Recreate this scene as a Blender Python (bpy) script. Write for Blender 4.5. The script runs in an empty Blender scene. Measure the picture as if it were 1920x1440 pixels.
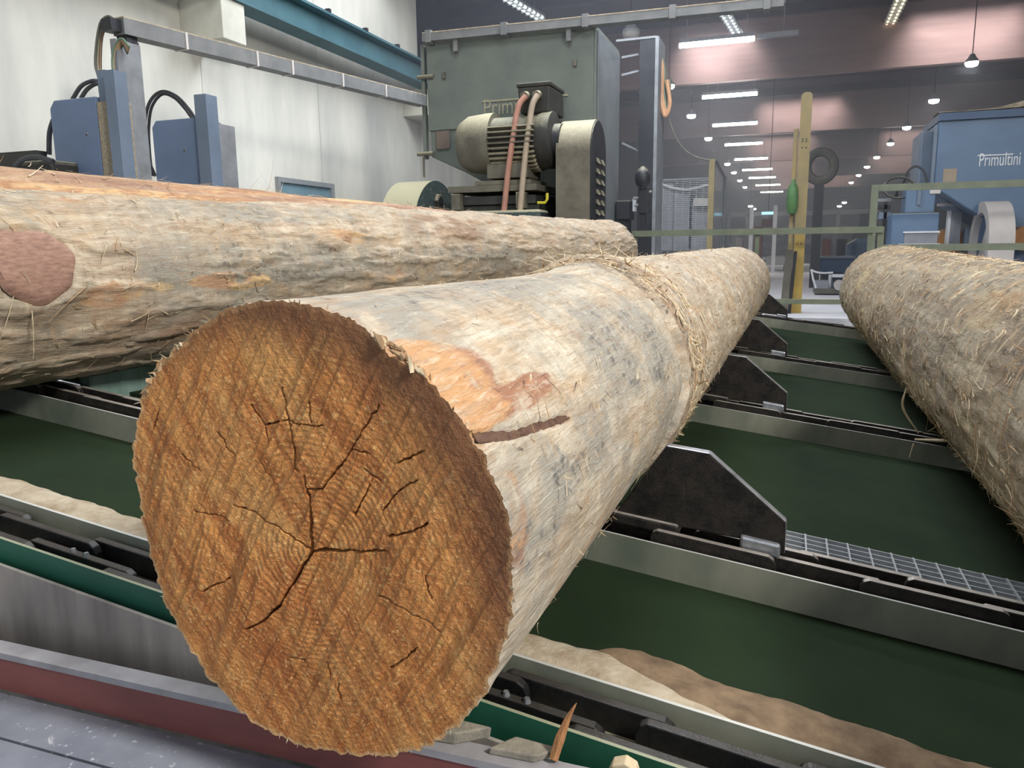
import bpy, math, random
import numpy as np
from mathutils import Matrix, Vector

random.seed(7)
rng = np.random.default_rng(7)
sc = bpy.context.scene
COL = sc.collection
H = 0.87            # eye height above the hall floor; coordinates below are relative to the eye, floor level is z = -H

# ------------------------------------------------------------------ camera
F = 1442.0
def nrm(v):
    v = np.array(v, float); return v/np.linalg.norm(v)
_a = np.array([518, 261, F]); _b = np.array([-482, 249, F])
_Y = nrm(_a); _Z = nrm(np.cross(_a, _b)); _Z = _Z if _Z[1] > 0 else -_Z
_X = np.cross(_Z, _Y)
CM = np.array([_X, _Y, _Z])             # camera (right, up, forward) -> world
cd = bpy.data.cameras.new('camera'); cam = bpy.data.objects.new('camera', cd); COL.objects.link(cam)
cd.sensor_fit = 'HORIZONTAL'; cd.sensor_width = 36.0; cd.lens = F/1920*36.0
cd.clip_start = 0.02; cd.clip_end = 400
r_, u_, f_ = CM[:, 0], CM[:, 1], CM[:, 2]
cam.matrix_world = Matrix(((r_[0], u_[0], -f_[0], 0), (r_[1], u_[1], -f_[1], 0), (r_[2], u_[2], -f_[2], H), (0, 0, 0, 1)))
sc.camera = cam
def ray(u, v): return CM @ np.array([u-960, 720-v, F])
def at_y(u, v, y): r = ray(u, v); return r*(y/r[1])
def at_x(u, v, x): r = ray(u, v); return r*(x/r[0])
def at_z(u, v, z): r = ray(u, v); return r*(z/r[2])

# ------------------------------------------------------------------ world and lights
w = bpy.data.worlds.new('world'); sc.world = w; w.use_nodes = True
w.node_tree.nodes['Background'].inputs[0].default_value = (0.80, 0.88, 1.0, 1)
w.node_tree.nodes['Background'].inputs[1].default_value = 0.87
def area(name, loc, target, sx, sy, power, color=(1, 1, 1), spread=180):
    l = bpy.data.lights.new(name, 'AREA'); l.shape = 'RECTANGLE'; l.size = sx; l.size_y = sy
    l.energy = power; l.color = color; l.spread = math.radians(spread)
    o = bpy.data.objects.new(name, l); COL.objects.link(o)
    o.location = (loc[0], loc[1], loc[2]+H)
    d = Vector(target)-Vector(loc); o.rotation_euler = d.to_track_quat('-Z', 'Y').to_euler()
    return o
area("high_window_daylight", (6.0, -1.0, 4.9), (-0.6, 1.6, -0.6), 1.5, 1.5, 800, (1.0, 0.965, 0.91))
area('roof_skylight', (-1.2, 4.5, 6.2), (-1.4, 4.5, 0), 3.0, 5.0, 420, (0.93, 0.97, 1.0))
area('wall_skylight', (-4.0, 10.5, 6.2), (-6.2, 11.0, 1.0), 1.6, 8.0, 900, (0.86, 0.91, 1.0))
for i, (sx_, sy_, wd, pw) in enumerate([(-2.2, 23.6, 1.9, 160), (4.15, 23.6, 2.6, 200), (0.2, 35.4, 3.2, 220), (-0.6, 47.2, 3.4, 220), (5.6, 47.2, 2.0, 120), (-0.6, 59.2, 3.6, 200), (6.6, 59.2, 3.0, 150), (2, 71.2, 6, 200)]):
    area('bay_skylight_%d' % i, (sx_, sy_+.35, 6.34), (sx_, sy_+.85, 4.6), wd, 0.6, pw*.36, (1.0, 0.95, 0.97), 78)
sc.view_settings.view_transform = 'Standard'; sc.view_settings.look = 'None'
sc.view_settings.exposure = 0.08; cy = sc.cycles; cy.use_adaptive_sampling = True; cy.adaptive_threshold = .04; cy.adaptive_min_samples = 10; cy.max_bounces = 5; cy.diffuse_bounces = 3; cy.glossy_bounces = 2; cy.transmission_bounces = 2; cy.volume_bounces = 0; cy.transparent_max_bounces = 6; cy.caustics_reflective = False; cy.caustics_refractive = False
sc.view_settings.gamma = 1.0; sc.view_settings.use_curve_mapping = False

# ------------------------------------------------------------------ numpy noise
def _hash(i, j, k, s):
    n = (i*374761393 + j*668265263 + k*2147483647 + s*974634777) & 0xFFFFFFFF
    n = ((n ^ (n >> 13))*1274126177) & 0xFFFFFFFF
    n = n ^ (n >> 16)
    return (n & 0xFFFF)/65535.0
def vnoise(x, y, z, s=0):
    x, y, z = np.broadcast_arrays(np.asarray(x, float), np.asarray(y, float), np.asarray(z, float))
    xi = np.floor(x).astype(np.int64); yi = np.floor(y).astype(np.int64); zi = np.floor(z).astype(np.int64)
    xf = x-xi; yf = y-yi; zf = z-zi
    xf = xf*xf*(3-2*xf); yf = yf*yf*(3-2*yf); zf = zf*zf*(3-2*zf)
    r = 0
    for a in (0, 1):
        for b in (0, 1):
            for c in (0, 1):
                r = r + _hash(xi+a, yi+b, zi+c, s)*(xf if a else 1-xf)*(yf if b else 1-yf)*(zf if c else 1-zf)
    return r*2-1
def fbm(x, y, z, o=4, s=0):
    r = 0; a = 1.0; t = 0
    for i in range(o):
        r = r + a*vnoise(x*2**i, y*2**i, z*2**i, s+i*17); t += a; a *= .5
    return r/t
def sstep(a, b, x):
    t = np.clip((x-a)/(b-a), 0, 1); return t*t*(3-2*t)

# ------------------------------------------------------------------ materials
MATS = {}
def srgb(r, g, b):
    return tuple(((c/255)/12.92 if c/255 <= .04045 else ((c/255+.055)/1.055)**2.4) for c in (r, g, b))
class NT:
    def __init__(s, name):
        s.m = bpy.data.materials.new(name); s.m.use_nodes = True; s.t = s.m.node_tree
        s.b = s.t.nodes['Principled BSDF']; MATS[name] = s.m
    def n(s, kind, **kw):
        o = s.t.nodes.new(kind)
        for k, v in kw.items(): setattr(o, k, v)
        return o
    def l(s, a, b): s.t.links.new(a, b)
    def coord(s, what='Object', scale=(1, 1, 1), rot=(0, 0, 0), loc=(0, 0, 0)):
        c = s.n('ShaderNodeTexCoord'); m = s.n('ShaderNodeMapping')
        m.inputs['Scale'].default_value = scale; m.inputs['Rotation'].default_value = rot; m.inputs['Location'].default_value = loc
        s.l(c.outputs[what], m.inputs[0]); return m.outputs[0]
    def noise(s, vec, scale=5, detail=5, rough=.55, dist=0):
        o = s.n('ShaderNodeTexNoise'); o.inputs['Scale'].default_value = scale; o.inputs['Detail'].default_value = detail
        o.inputs['Roughness'].default_value = rough; o.inputs['Distortion'].default_value = dist
        s.l(vec, o.inputs['Vector']); return o.outputs[0]
    def ramp(s, fac, stops):
        o = s.n('ShaderNodeValToRGB'); cr = o.color_ramp
        while len(cr.elements) < len(stops): cr.elements.new(.5)
        for e, (p, c) in zip(cr.elements, stops):
            e.position = p; e.color = (c, c, c, 1) if not hasattr(c, '__len__') else (*c, 1)
        s.l(fac, o.inputs[0]); return o.outputs[0]
    def mix(s, fac, a, b, mode='MIX'):
        o = s.n('ShaderNodeMix', data_type='RGBA', blend_type=mode)
        for i, x in ((0, fac), (6, a), (7, b)):
            if hasattr(x, 'is_output'): s.l(x, o.inputs[i])
            else: o.inputs[i].default_value = x if i == 0 else (*x, 1)
        return o.outputs[2]
    def math(s, op, a, b=0.5):
        o = s.n('ShaderNodeMath', operation=op)
        for i, x in ((0, a), (1, b)):
            if hasattr(x, 'is_output'): s.l(x, o.inputs[i])
            else: o.inputs[i].default_value = x
        return o.outputs[0]
    def bump(s, h, strength=.3, dist=.01, prev=None):
        o = s.n('ShaderNodeBump'); o.inputs['Strength'].default_value = strength; o.inputs['Distance'].default_value = dist
        s.l(h, o.inputs['Height'])
        if prev is not None: s.l(prev, o.inputs['Normal'])
        return o.outputs[0]
    def out(s, col=None, rough=None, normal=None, metal=None):
        for x, k in ((col, 'Base Color'), (rough, 'Roughness'), (normal, 'Normal'), (metal, 'Metallic')):
            if x is None: continue
            if hasattr(x, 'is_output'): s.l(x, s.b.inputs[k])
            else: s.b.inputs[k].default_value = (*x, 1) if hasattr(x, '__len__') else x
        return s.m
def simple(name, c1, c2=None, scale=6, rough=.6, metal=0, bump=0, stretch=(1, 1, 1), dust=None, dustamt=.85, lo=.35, hi=.7, dlo=.35, dhi=.85):
    """base colour mottled by a second colour; optional sawdust lying on whatever faces up"""
    t = NT(name); v = t.coord('Object', stretch)
    nz = t.noise(v, scale, 6, .6)
    col = t.mix(t.ramp(nz, [(lo, 0.0), (hi, 1.0)]), c1, c2 if c2 else tuple(x*.8 for x in c1))
    if dust:
        g = t.n('ShaderNodeNewGeometry'); sp = t.n('ShaderNodeSeparateXYZ'); t.l(g.outputs['Normal'], sp.inputs[0])
        up = t.math('ADD', sp.outputs[2], t.math('MULTIPLY', t.math('SUBTRACT', t.noise(v, 25, 4), .5), .5))
        fac = t.math('MULTIPLY', t.ramp(up, [(dlo, 0.0), (dhi, 1.0)]), dustamt)
        col = t.mix(fac, col, dust)
    nm = t.bump(t.noise(v, scale*6, 4), bump, .004) if bump else None
    return t.out(col, rough, nm, metal)
def emit(name, col, strength, base=(.8, .8, .8)):
    t = NT(name); t.out(base, .4)
    t.b.inputs['Emission Color'].default_value = (*col, 1); t.b.inputs['Emission Strength'].default_value = strength
    return t.m

DUST = srgb(206, 196, 165)
DUSTG = srgb(178, 174, 148)
simple('concrete_wall', srgb(218, 216, 204), srgb(188, 188, 180), 1.3, .9, 0, .15, (1, 1, .28), lo=.35, hi=.68)
simple('concrete_block', srgb(205, 203, 190), srgb(188, 186, 172), 3, .9, 0, .1)
simple('dark_wood_roof', srgb(102, 90, 96), srgb(84, 74, 80), 2, .8, 0, 0, (1, .2, 1))
simple('glulam', srgb(166, 140, 136), srgb(146, 122, 120), 3, .7, 0, .05, (.25, 1, 3))
simple('dark_hall_wall', srgb(96, 90, 98), srgb(74, 70, 80), .6, .9)
simple('hall_floor', srgb(232, 232, 236), srgb(214, 214, 220), 1.5, .6)
def floor_mat():
    t = NT('floor_steel'); v = t.coord('Object'); a = t.noise(v, 3.5, 5, .6); b = t.noise(v, 60, 3, .6); c = t.noise(v, 16, 4, .7, .8)
    col = t.mix(t.ramp(a, [(.35, 0.0), (.7, 1.0)]), srgb(140, 143, 152), srgb(104, 108, 120))
    col = t.mix(t.math('MULTIPLY', t.ramp(b, [(.62, 0.0), (.70, 1.0)]), .8), col, srgb(196, 198, 204))
    col = t.mix(t.math('MULTIPLY', t.ramp(c, [(.66, 0.0), (.72, 1.0)]), .7), col, srgb(200, 200, 204))
    t.out(col, .5, t.bump(a, .1, .01), .2)
floor_mat()
simple('red_paint', srgb(134, 78, 72), srgb(114, 66, 62), 8, .55, 0, .12, (.4, 1, 2))
simple('grey_flange', srgb(168, 166, 168), srgb(136, 132, 134), 9, .55, .1, .1)
simple('stained_plate', srgb(172, 164, 154), srgb(118, 110, 104), 4, .6, .1, .1, (2.2, 1, .35))
simple('beam_green', srgb(38, 100, 78), srgb(30, 82, 64), 5, .45, 0, .05, dust=DUST, dustamt=.5)
simple('strip_green', srgb(152, 152, 136), srgb(112, 120, 106), 5, .55, .1, .1, (1, 1, .6), dust=srgb(205, 205, 200), dustamt=.85)
simple('deck_green', srgb(33, 48, 28), srgb(25, 39, 22), 3, .92, 0, .05); MATS['deck_green'].node_tree.nodes['Principled BSDF'].inputs['Specular IOR Level'].default_value = .2
simple('girder_green', srgb(128, 152, 142), srgb(104, 130, 120), 4, .5, 0, .05, (1, 4, .4), dust=srgb(235, 235, 235), dustamt=.9)
simple('sawdust', srgb(192, 180, 158), srgb(150, 132, 106), 14, .95, 0, .8)
simple('grey_shim', srgb(158, 150, 134), srgb(120, 114, 102), 30, .9, 0, .4)
simple('brown_splinter', srgb(172, 124, 80), srgb(128, 86, 54), 40, .85, 0, .5, (1, 1, .3))
simple('sawdust_shaded', srgb(138, 116, 90), srgb(92, 74, 56), 14, .95, 0, .8)  # sawdust browned to paint in the right log's shadow
simple('chain_black', srgb(28, 27, 27), srgb(64, 58, 52), 22, .5, .35, .35, dust=srgb(196, 188, 178), dustamt=.8, dlo=.6, dhi=1.0)
simple('chain_clean', srgb(26, 26, 27), srgb(44, 44, 44), 30, .45, .4, .3, dust=srgb(120, 115, 108), dustamt=.3, dlo=.7, dhi=1.2)
simple('worn_steel', srgb(196, 198, 204), srgb(146, 148, 152), 26, .38, .75, .12)
simple('galvanised', srgb(190, 194, 196), srgb(164, 168, 170), 20, .5, .35, 0)
simple('saw_green', srgb(108, 114, 106), srgb(94, 102, 96), 2.5, .65, 0, .03, dust=srgb(190, 186, 156), dustamt=.9)
simple('saw_side', srgb(116, 120, 122), srgb(100, 106, 108), 2.5, .6, 0, .03, dust=DUSTG, dustamt=.6)
simple('motor_grey', srgb(112, 108, 94), srgb(84, 80, 70), 5, .7, 0, .08, dust=srgb(176, 168, 138), dustamt=.9, dlo=.1, dhi=.8)
simple('motor_dark', srgb(52, 52, 48), srgb(36, 36, 34), 8, .6, 0, .05, dust=srgb(150, 146, 122), dustamt=.9, dlo=.3, dhi=.9)
simple('machine_black', srgb(46, 48, 52), srgb(34, 36, 42), 6, .5, .1, 0, dust=DUSTG, dustamt=.6)
simple('hood_green', srgb(64, 80, 80), srgb(56, 70, 70), 4, .6, 0, 0, dust=srgb(176, 170, 140), dustamt=.95, dlo=-.05, dhi=.5)
simple('hose_salmon', srgb(172, 126, 108), srgb(156, 112, 96), 8, .6)
simple('hose_beige', srgb(168, 152, 132), srgb(150, 136, 116), 8, .6)
simple('hose_black', srgb(58, 62, 66), srgb(44, 46, 50), 8, .5)
simple('cabinet_blue', srgb(104, 122, 150), srgb(92, 110, 138), 2, .5, 0, 0, dust=DUST, dustamt=.6)
simple('post_blue', srgb(112, 126, 144), srgb(98, 112, 130), 3, .5, 0, 0, dust=DUST, dustamt=.6)
simple('duct_grey', srgb(126, 127, 126), srgb(106, 108, 108), 5, .6, .1, .04, dust=srgb(200, 194, 168), dustamt=.9)
simple('steel_dusty', srgb(138, 142, 146), srgb(116, 118, 120), 6, .6, .1, .05, dust=DUST, dustamt=.8)
simple('dust_crust', srgb(176, 164, 140), srgb(120, 110, 94), 60, .95, 0, .8)
simple('crane_green', srgb(66, 104, 112), srgb(52, 86, 96), 1.5, .55, 0, 0, dust=srgb(180, 190, 190), dustamt=.9)
simple('window_frame', srgb(140, 146, 148), srgb(126, 132, 134), 4, .5)
simple('blue_machine', srgb(96, 122, 150), srgb(84, 108, 136), 2, .5, 0, 0, dust=srgb(200, 186, 150), dustamt=.9)
simple('blue_dark', srgb(62, 88, 120), srgb(50, 74, 104), 2, .5)
simple('rail_olive', srgb(120, 126, 104), srgb(98, 106, 88), 6, .55, 0, 0, dust=srgb(196, 190, 150), dustamt=.8)
simple('yellow_paint', srgb(176, 150, 70), srgb(150, 130, 82), 5, .6, 0, .03)
simple('yellow_dusty', srgb(154, 138, 96), srgb(136, 124, 96), 5, .7, 0, .03)
simple('post_grey', srgb(104, 102, 92), srgb(80, 78, 72), 6, .7)
simple('green_bag', srgb(84, 124, 74), srgb(64, 100, 62), 10, .6)
simple('white_guard', srgb(206, 200, 196), srgb(190, 184, 178), 4, .6)
simple('white_paint', srgb(226, 228, 230), srgb(206, 208, 212), 4, .5)
simple('logo_metal', srgb(150, 146, 124), srgb(134, 130, 108), 20, .6)
simple('pale_cable', srgb(196, 186, 160), srgb(170, 158, 130), 10, .6)
simple('green_cable', srgb(120, 142, 120), srgb(100, 122, 102), 10, .6)
simple('orange_cable', srgb(204, 158, 120), srgb(186, 140, 104), 10, .6)
simple('grey_cable', srgb(112, 112, 104), srgb(96, 96, 88), 10, .6)
simple('plate_brown', srgb(112, 98, 88), srgb(98, 86, 78), 8, .6)
simple('rust_brown', srgb(126, 82, 68), srgb(104, 66, 56), 5, .7)
simple('wood_offcut', srgb(196, 138, 84), srgb(170, 112, 62), 12, .8, 0, .3, (1, 1, 1))
simple('wood_splinter', srgb(190, 160, 122), srgb(150, 118, 84), 25, .8, 0, .3, (1, 1, .3))
simple('pale_splinter', srgb(218, 202, 170), srgb(192, 170, 134), 25, .8, 0, .2)
simple('lamp_body', srgb(180, 184, 190), srgb(160, 164, 170), 5, .5)
simple('yellow_plastic', srgb(206, 196, 60), srgb(190, 180, 50), 5, .5)
simple('glass_blue', srgb(122, 150, 160), srgb(104, 134, 148), 1.2, .12)
simple('shelf_grey', srgb(150, 152, 158), srgb(128, 130, 138), 5, .6)
emit('tube_light', (1, 1, 1), 40.0)
emit('lamp_light', (1, 1, 1), 60.0)
emit('warm_end_light', (1, .86, .55), 2.2)
emit('soft_tube', (.9, 1, .98), 2.6)
emit('cyan_sign', (.25, .75, 1), 2.0)
def mat_perspex():
    t = NT('perspex'); t.out((.75, .8, .85), .1); t.b.inputs['Alpha'].default_value = .28
mat_perspex()

# ------------------------------------------------------------------ mesh helpers
class MB:
    def __init__(s): s.v = []; s.f = []; s.mi = []
    def add(s, vs, fs, mi=0):
        n = len(s.v); s.v += [tuple(map(float, p)) for p in vs]
        s.f += [tuple(i+n for i in f) for f in fs]; s.mi += [mi]*len(fs); return s
    def hexa(s, p, mi=0):        # p: 4 bottom ccw, 4 top ccw
        return s.add(p, [(3, 2, 1, 0), (4, 5, 6, 7), (0, 1, 5, 4), (1, 2, 6, 5), (2, 3, 7, 6), (3, 0, 4, 7)], mi)
    def box(s, x0, x1, y0, y1, z0, z1, mi=0):
        x0, x1 = sorted((x0, x1)); y0, y1 = sorted((y0, y1)); z0, z1 = sorted((z0, z1))
        return s.hexa([(x0, y0, z0), (x1, y0, z0), (x1, y1, z0), (x0, y1, z0), (x0, y0, z1), (x1, y0, z1), (x1, y1, z1), (x0, y1, z1)], mi)
    def prism(s, poly, vec, mi=0, side_mi=None):
        n = len(poly); a = [np.array(p, float) for p in poly]; b = [p+np.array(vec, float) for p in a]
        s.add(a+b, [tuple(range(n))[::-1], tuple(range(n, 2*n))], mi)
        k = len(s.v)-2*n
        fs = [(k+i, k+(i+1) % n, k+n+(i+1) % n, k+n+i) for i in range(n)]
        s.f += fs; s.mi += [mi if side_mi is None else side_mi]*n
        return s
    def bar(s, p0, p1, w, h, up=(0, 0, 1), mi=0):     # box along p0-p1, width w sideways, h along up
        p0 = np.array(p0, float); p1 = np.array(p1, float); d = nrm(p1-p0); sd = nrm(np.cross(d, up)); upv = np.cross(sd, d)
        c = [p0-sd*w/2-upv*h/2, p0+sd*w/2-upv*h/2, p0+sd*w/2+upv*h/2, p0-sd*w/2+upv*h/2]
        e = [q+(p1-p0) for q in c]
        return s.add(c+e, [(0, 1, 2, 3), (7, 6, 5, 4), (0, 4, 5, 1), (1, 5, 6, 2), (2, 6, 7, 3), (3, 7, 4, 0)], mi)
    def cyl(s, p0, p1, r0, r1=None, n=16, mi=0):
        return s.tube([p0, p1], [r0, r0 if r1 is None else r1], n, mi)
    def tube(s, path, r, n=8, mi=0, closed=False):
        path = [np.array(p, float) for p in path]; m = len(path)
        rs = r if hasattr(r, '__len__') else [r]*m
        vs = []; prev = None
        for i, p in enumerate(path):
            d = nrm(path[min(i+1, m-1)]-path[max(i-1, 0)]) if not closed else nrm(path[(i+1) % m]-path[i-1])
            if prev is None:
                ref = np.array([0, 0, 1.]) if abs(d[2]) < .9 else np.array([1., 0, 0])
                a = nrm(np.cross(d, ref))
            else:
                a = prev-d*np.dot(prev, d); a = nrm(a)
            prev = a; b = np.cross(d, a)
            for k in range(n):
                t = 2*math.pi*k/n; vs.append(p+rs[i]*(math.cos(t)*a+math.sin(t)*b))
        fs = []
        for i in range(m if closed else m-1):
            for k in range(n):
                j = (i+1) % m
                fs.append((i*n+k, i*n+(k+1) % n, j*n+(k+1) % n, j*n+k))
        if not closed:
            fs.append(tuple(range(n))[::-1]); fs.append(tuple(range((m-1)*n, m*n)))
        return s.add(vs, fs, mi)
    def build(s, name, mats, parent=None, smooth=False, bevel=0, angle=35, origin=None):
        if isinstance(mats, str): mats = [mats]
        me = bpy.data.meshes.new(name)
        o = bpy.data.objects.new(name, me); COL.objects.link(o)
        V = np.array(s.v, float); V[:, 2] += H
        org = np.zeros(3)
        if parent is not None: org = np.array(WLOC[parent.name])
        if origin is not None:
            og = np.array(origin, float)+np.array([0, 0, H]); o.location = og-org; V = V-og; WLOC[o.name] = tuple(og)
        else:
            if parent is None:
                mn = V.min(0); mx = V.max(0); og = np.array([(mn[0]+mx[0])/2, (mn[1]+mx[1])/2, mn[2]])
                o.location = og; V = V-og; WLOC[o.name] = tuple(og)
            else:
                V = V-org; WLOC[o.name] = tuple(org)
        me.from_pydata(V.tolist(), [], s.f)
        for m in mats: me.materials.append(MATS[m])
        if len(mats) > 1: me.polygons.foreach_set('material_index', s.mi)
        if smooth:
            me.polygons.foreach_set('use_smooth', [True]*len(me.polygons)); me.set_sharp_from_angle(angle=math.radians(angle))
        me.update()
        if parent is not None: o.parent = parent
        if bevel:
            b = o.modifiers.new('bevel', 'BEVEL'); b.width = bevel; b.segments = 2; b.limit_method = 'ANGLE'
        return o
WLOC = {}
def empty(name, loc):
    o = bpy.data.objects.new(name, None); COL.objects.link(o); o.empty_display_size = .1
    o.location = (loc[0], loc[1], loc[2]+H); WLOC[o.name] = (loc[0], loc[1], loc[2]+H); return o
def tag(o, label=None, cat=None, group=None, kind=None):
    if label: o['label'] = label
    if cat: o['category'] = cat
    if group: o['group'] = group
    if kind: o['kind'] = kind
    return o
def thing(name, loc, label, cat, group=None): return tag(empty(name, loc), label, cat, group)
def struct(o, label=None): return tag(o, label, None, None, 'structure')
def arc(p0, p1, p2, n=14):
    p0, p1, p2 = (np.array(p, float) for p in (p0, p1, p2))
    return [(1-t)**2*p0+2*t*(1-t)*p1+t*t*p2 for t in np.linspace(0, 1, n)]
def spline(pts, n=10):
    P = [np.array(p, float) for p in pts]; P = [2*P[0]-P[1]]+P+[2*P[-1]-P[-2]]; o = []
    for i in range(1, len(P)-2):
        for t in np.linspace(0, 1, n, endpoint=False):
            a, b, c, d = P[i-1:i+3]
            o.append(.5*((2*b)+(-a+c)*t+(2*a-5*b+4*c-d)*t*t+(-a+3*b-3*c+d)*t**3))
    o.append(P[-2]); return o
def text(name, body, p, size, sx, mat, parent, ext=.004):
    cu = bpy.data.curves.new(name, 'FONT'); cu.body = body; cu.size = size; cu.extrude = ext
    cu.materials.append(MATS[mat]); o = bpy.data.objects.new(name, cu); COL.objects.link(o)
    bpy.context.view_layer.update(); me = bpy.data.meshes.new_from_object(o.evaluated_get(bpy.context.evaluated_depsgraph_get()))
    bpy.data.objects.remove(o); o = bpy.data.objects.new(name, me); COL.objects.link(o)
    o.rotation_euler = (math.pi/2, 0, 0); o.scale = (sx, 1, 1)
    pl = WLOC[parent.name]; o.location = (p[0]-pl[0], p[1]-pl[1], p[2]+H-pl[2]); o.parent = parent
    return o
#@@PART2
def px(u, v, y): p = at_y(u, v, y); return p
def pbox(mb, u0, v0, u1, v1, y, depth, mi=0):
    um = (u0+u1)/2; vm = (v0+v1)/2
    mb.box(at_y(u0, vm, y)[0], at_y(u1, vm, y)[0], y, y+depth, at_y(um, v1, y)[2], at_y(um, v0, y)[2], mi); return mb
ORD = ['first', 'second', 'third', 'fourth', 'fifth', 'sixth', 'seventh', 'eighth', 'ninth', 'tenth', 'eleventh', 'twelfth']

# ================================================================== THE HALL
FZ = -0.87
m = MB()
m.box(-9, 16, 9.9, 106, FZ-.3, FZ); m.box(-9, -4.7, 1.0, 9.9, FZ-.3, FZ); m.box(3.0, 16, 1.0, 9.9, FZ-.3, FZ)
struct(m.build('floor', 'hall_floor'))
m = MB(); m.box(-4.7, 3.0, 1.04, 9.9, -2.3, -2.2); struct(m.build('floor_pit', 'stained_plate'))
fl = struct(MB().box(-9, 16, -6, .995, FZ-.3, FZ-.012).build('floor_front', 'stained_plate'))
sy = at_z(0, 1384, FZ)[1]
ys = [.993, sy, sy-.62, sy-1.24, sy-1.9, sy-2.6]
for r in range(5):
    for c in range(-4, 4):
        x0 = c*1.25-.35*(r % 2)-.18; MB().box(x0+.003, x0+1.247, ys[r+1]+.003, ys[r]-.003, FZ-.011, FZ+.0).build('floor_plate', 'floor_steel', fl)
WX = -7.0
wl = struct(MB().box(WX-.3, WX-.03, 0.5, 14.4, FZ, 6.4).build('wall_left', 'concrete_block'))
yj = [0.5, at_x(380, 170, WX)[1]-3.3, at_x(380, 170, WX)[1], at_x(600, 250, WX)[1], 14.4]
yj = sorted(set(round(float(t), 3) for t in yj))
for a, b in zip(yj[:-1], yj[1:]):
    MB().box(WX-.04, WX, a+.005, b-.005, FZ, 6.38).build('wall_panel', 'concrete_wall', wl)
struct(MB().box(WX-.3, WX, 14.42, 21, FZ, 2.75).build('wall_side', 'concrete_wall'))
struct(MB().box(-9.2, -9, 14.4, 106, FZ, 6.4).build('wall_far_left', 'dark_hall_wall'))
struct(MB().box(16, 16.2, -6, 106, FZ, 6.4).build('wall_right', 'dark_hall_wall'))
struct(MB().box(-9, 16, 106, 106.2, FZ, 6.4).build('wall_back', 'dark_hall_wall'))
struct(MB().box(-9.2, 16.2, -6, 106, 6.4, 6.6).build('ceiling', 'dark_wood_roof'))
tr = empty('trim_1', (0, 12.6, 4.75)); struct(tr)
BY = [12.6, 24.5, 36.3, 48.1, 60.1, 72.1, 84.1]
for i, y in enumerate(BY):
    MB().box(-9, 16, y, y+.28, 4.75, 6.39).build('glulam_beam', 'glulam', tr)
for k in range(16):
    y = 14.4+k*3.0
    if min(abs(y-b) for b in BY) > .6: MB().box(-9, 16, y, y+.14, 6.12, 6.39).build('roof_purlin', 'dark_wood_roof', tr)
# wall window
wy0 = at_x(515, 332, WX)[1]; wy1 = at_x(621, 345, WX)[1]
win = struct(empty('window_1', (WX, (wy0+wy1)/2, .1)))
m = MB(); m.box(WX, WX+.06, wy0, wy1, .98, 1.05); m.box(WX, WX+.06, wy0, wy0+.06, 0, .98); m.box(WX, WX+.06, wy1-.09, wy1, 0, .98); m.box(WX, WX+.06, wy0, wy1, -.06, 0)
m.build('window_frame', 'window_frame', win)
MB().box(WX+.002, WX+.02, wy0+.06, wy1-.09, 0, .98).build('pane', 'glass_blue', win)
# crane runway beam on corbels
CB = 2.95
cr = thing('crane_runway_beam', (-6.5, 7, CB), 'dark teal steel crane runway beam high along the concrete wall', 'beam')
m = MB(); m.box(-6.66, -6.34, 2, 14.6, CB, CB+.035); m.box(-6.515, -6.485, 2, 14.6, CB+.035, CB+.37); m.box(-6.66, -6.34, 2, 14.6, CB+.37, CB+.405)
m.build('girder', 'crane_green', cr)
MB().box(-6.53, -6.47, 2, 14.6, CB+.405, CB+.46).build('crane_rail', 'steel_dusty', cr)
for k in range(9):
    y = 6.0+k*1.05; MB().box(-6.40, -6.33, y, y+.06, CB+.405, CB+.45).build('rail_clip', 'machine_black', cr)
for y0, y1, nm in ((at_x(417, 40, -6.38)[1], at_x(461, 60, -6.38)[1], 'pale concrete corbel block under the teal crane beam, above the cable duct'), (13.7, 14.3, 'small concrete corbel under the far end of the crane beam')):
    c = MB().box(WX, -6.38, y0, y1, 2.48, CB).build('wall_corbel', 'concrete_block', bevel=.01); tag(c, nm, 'corbel')

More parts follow.
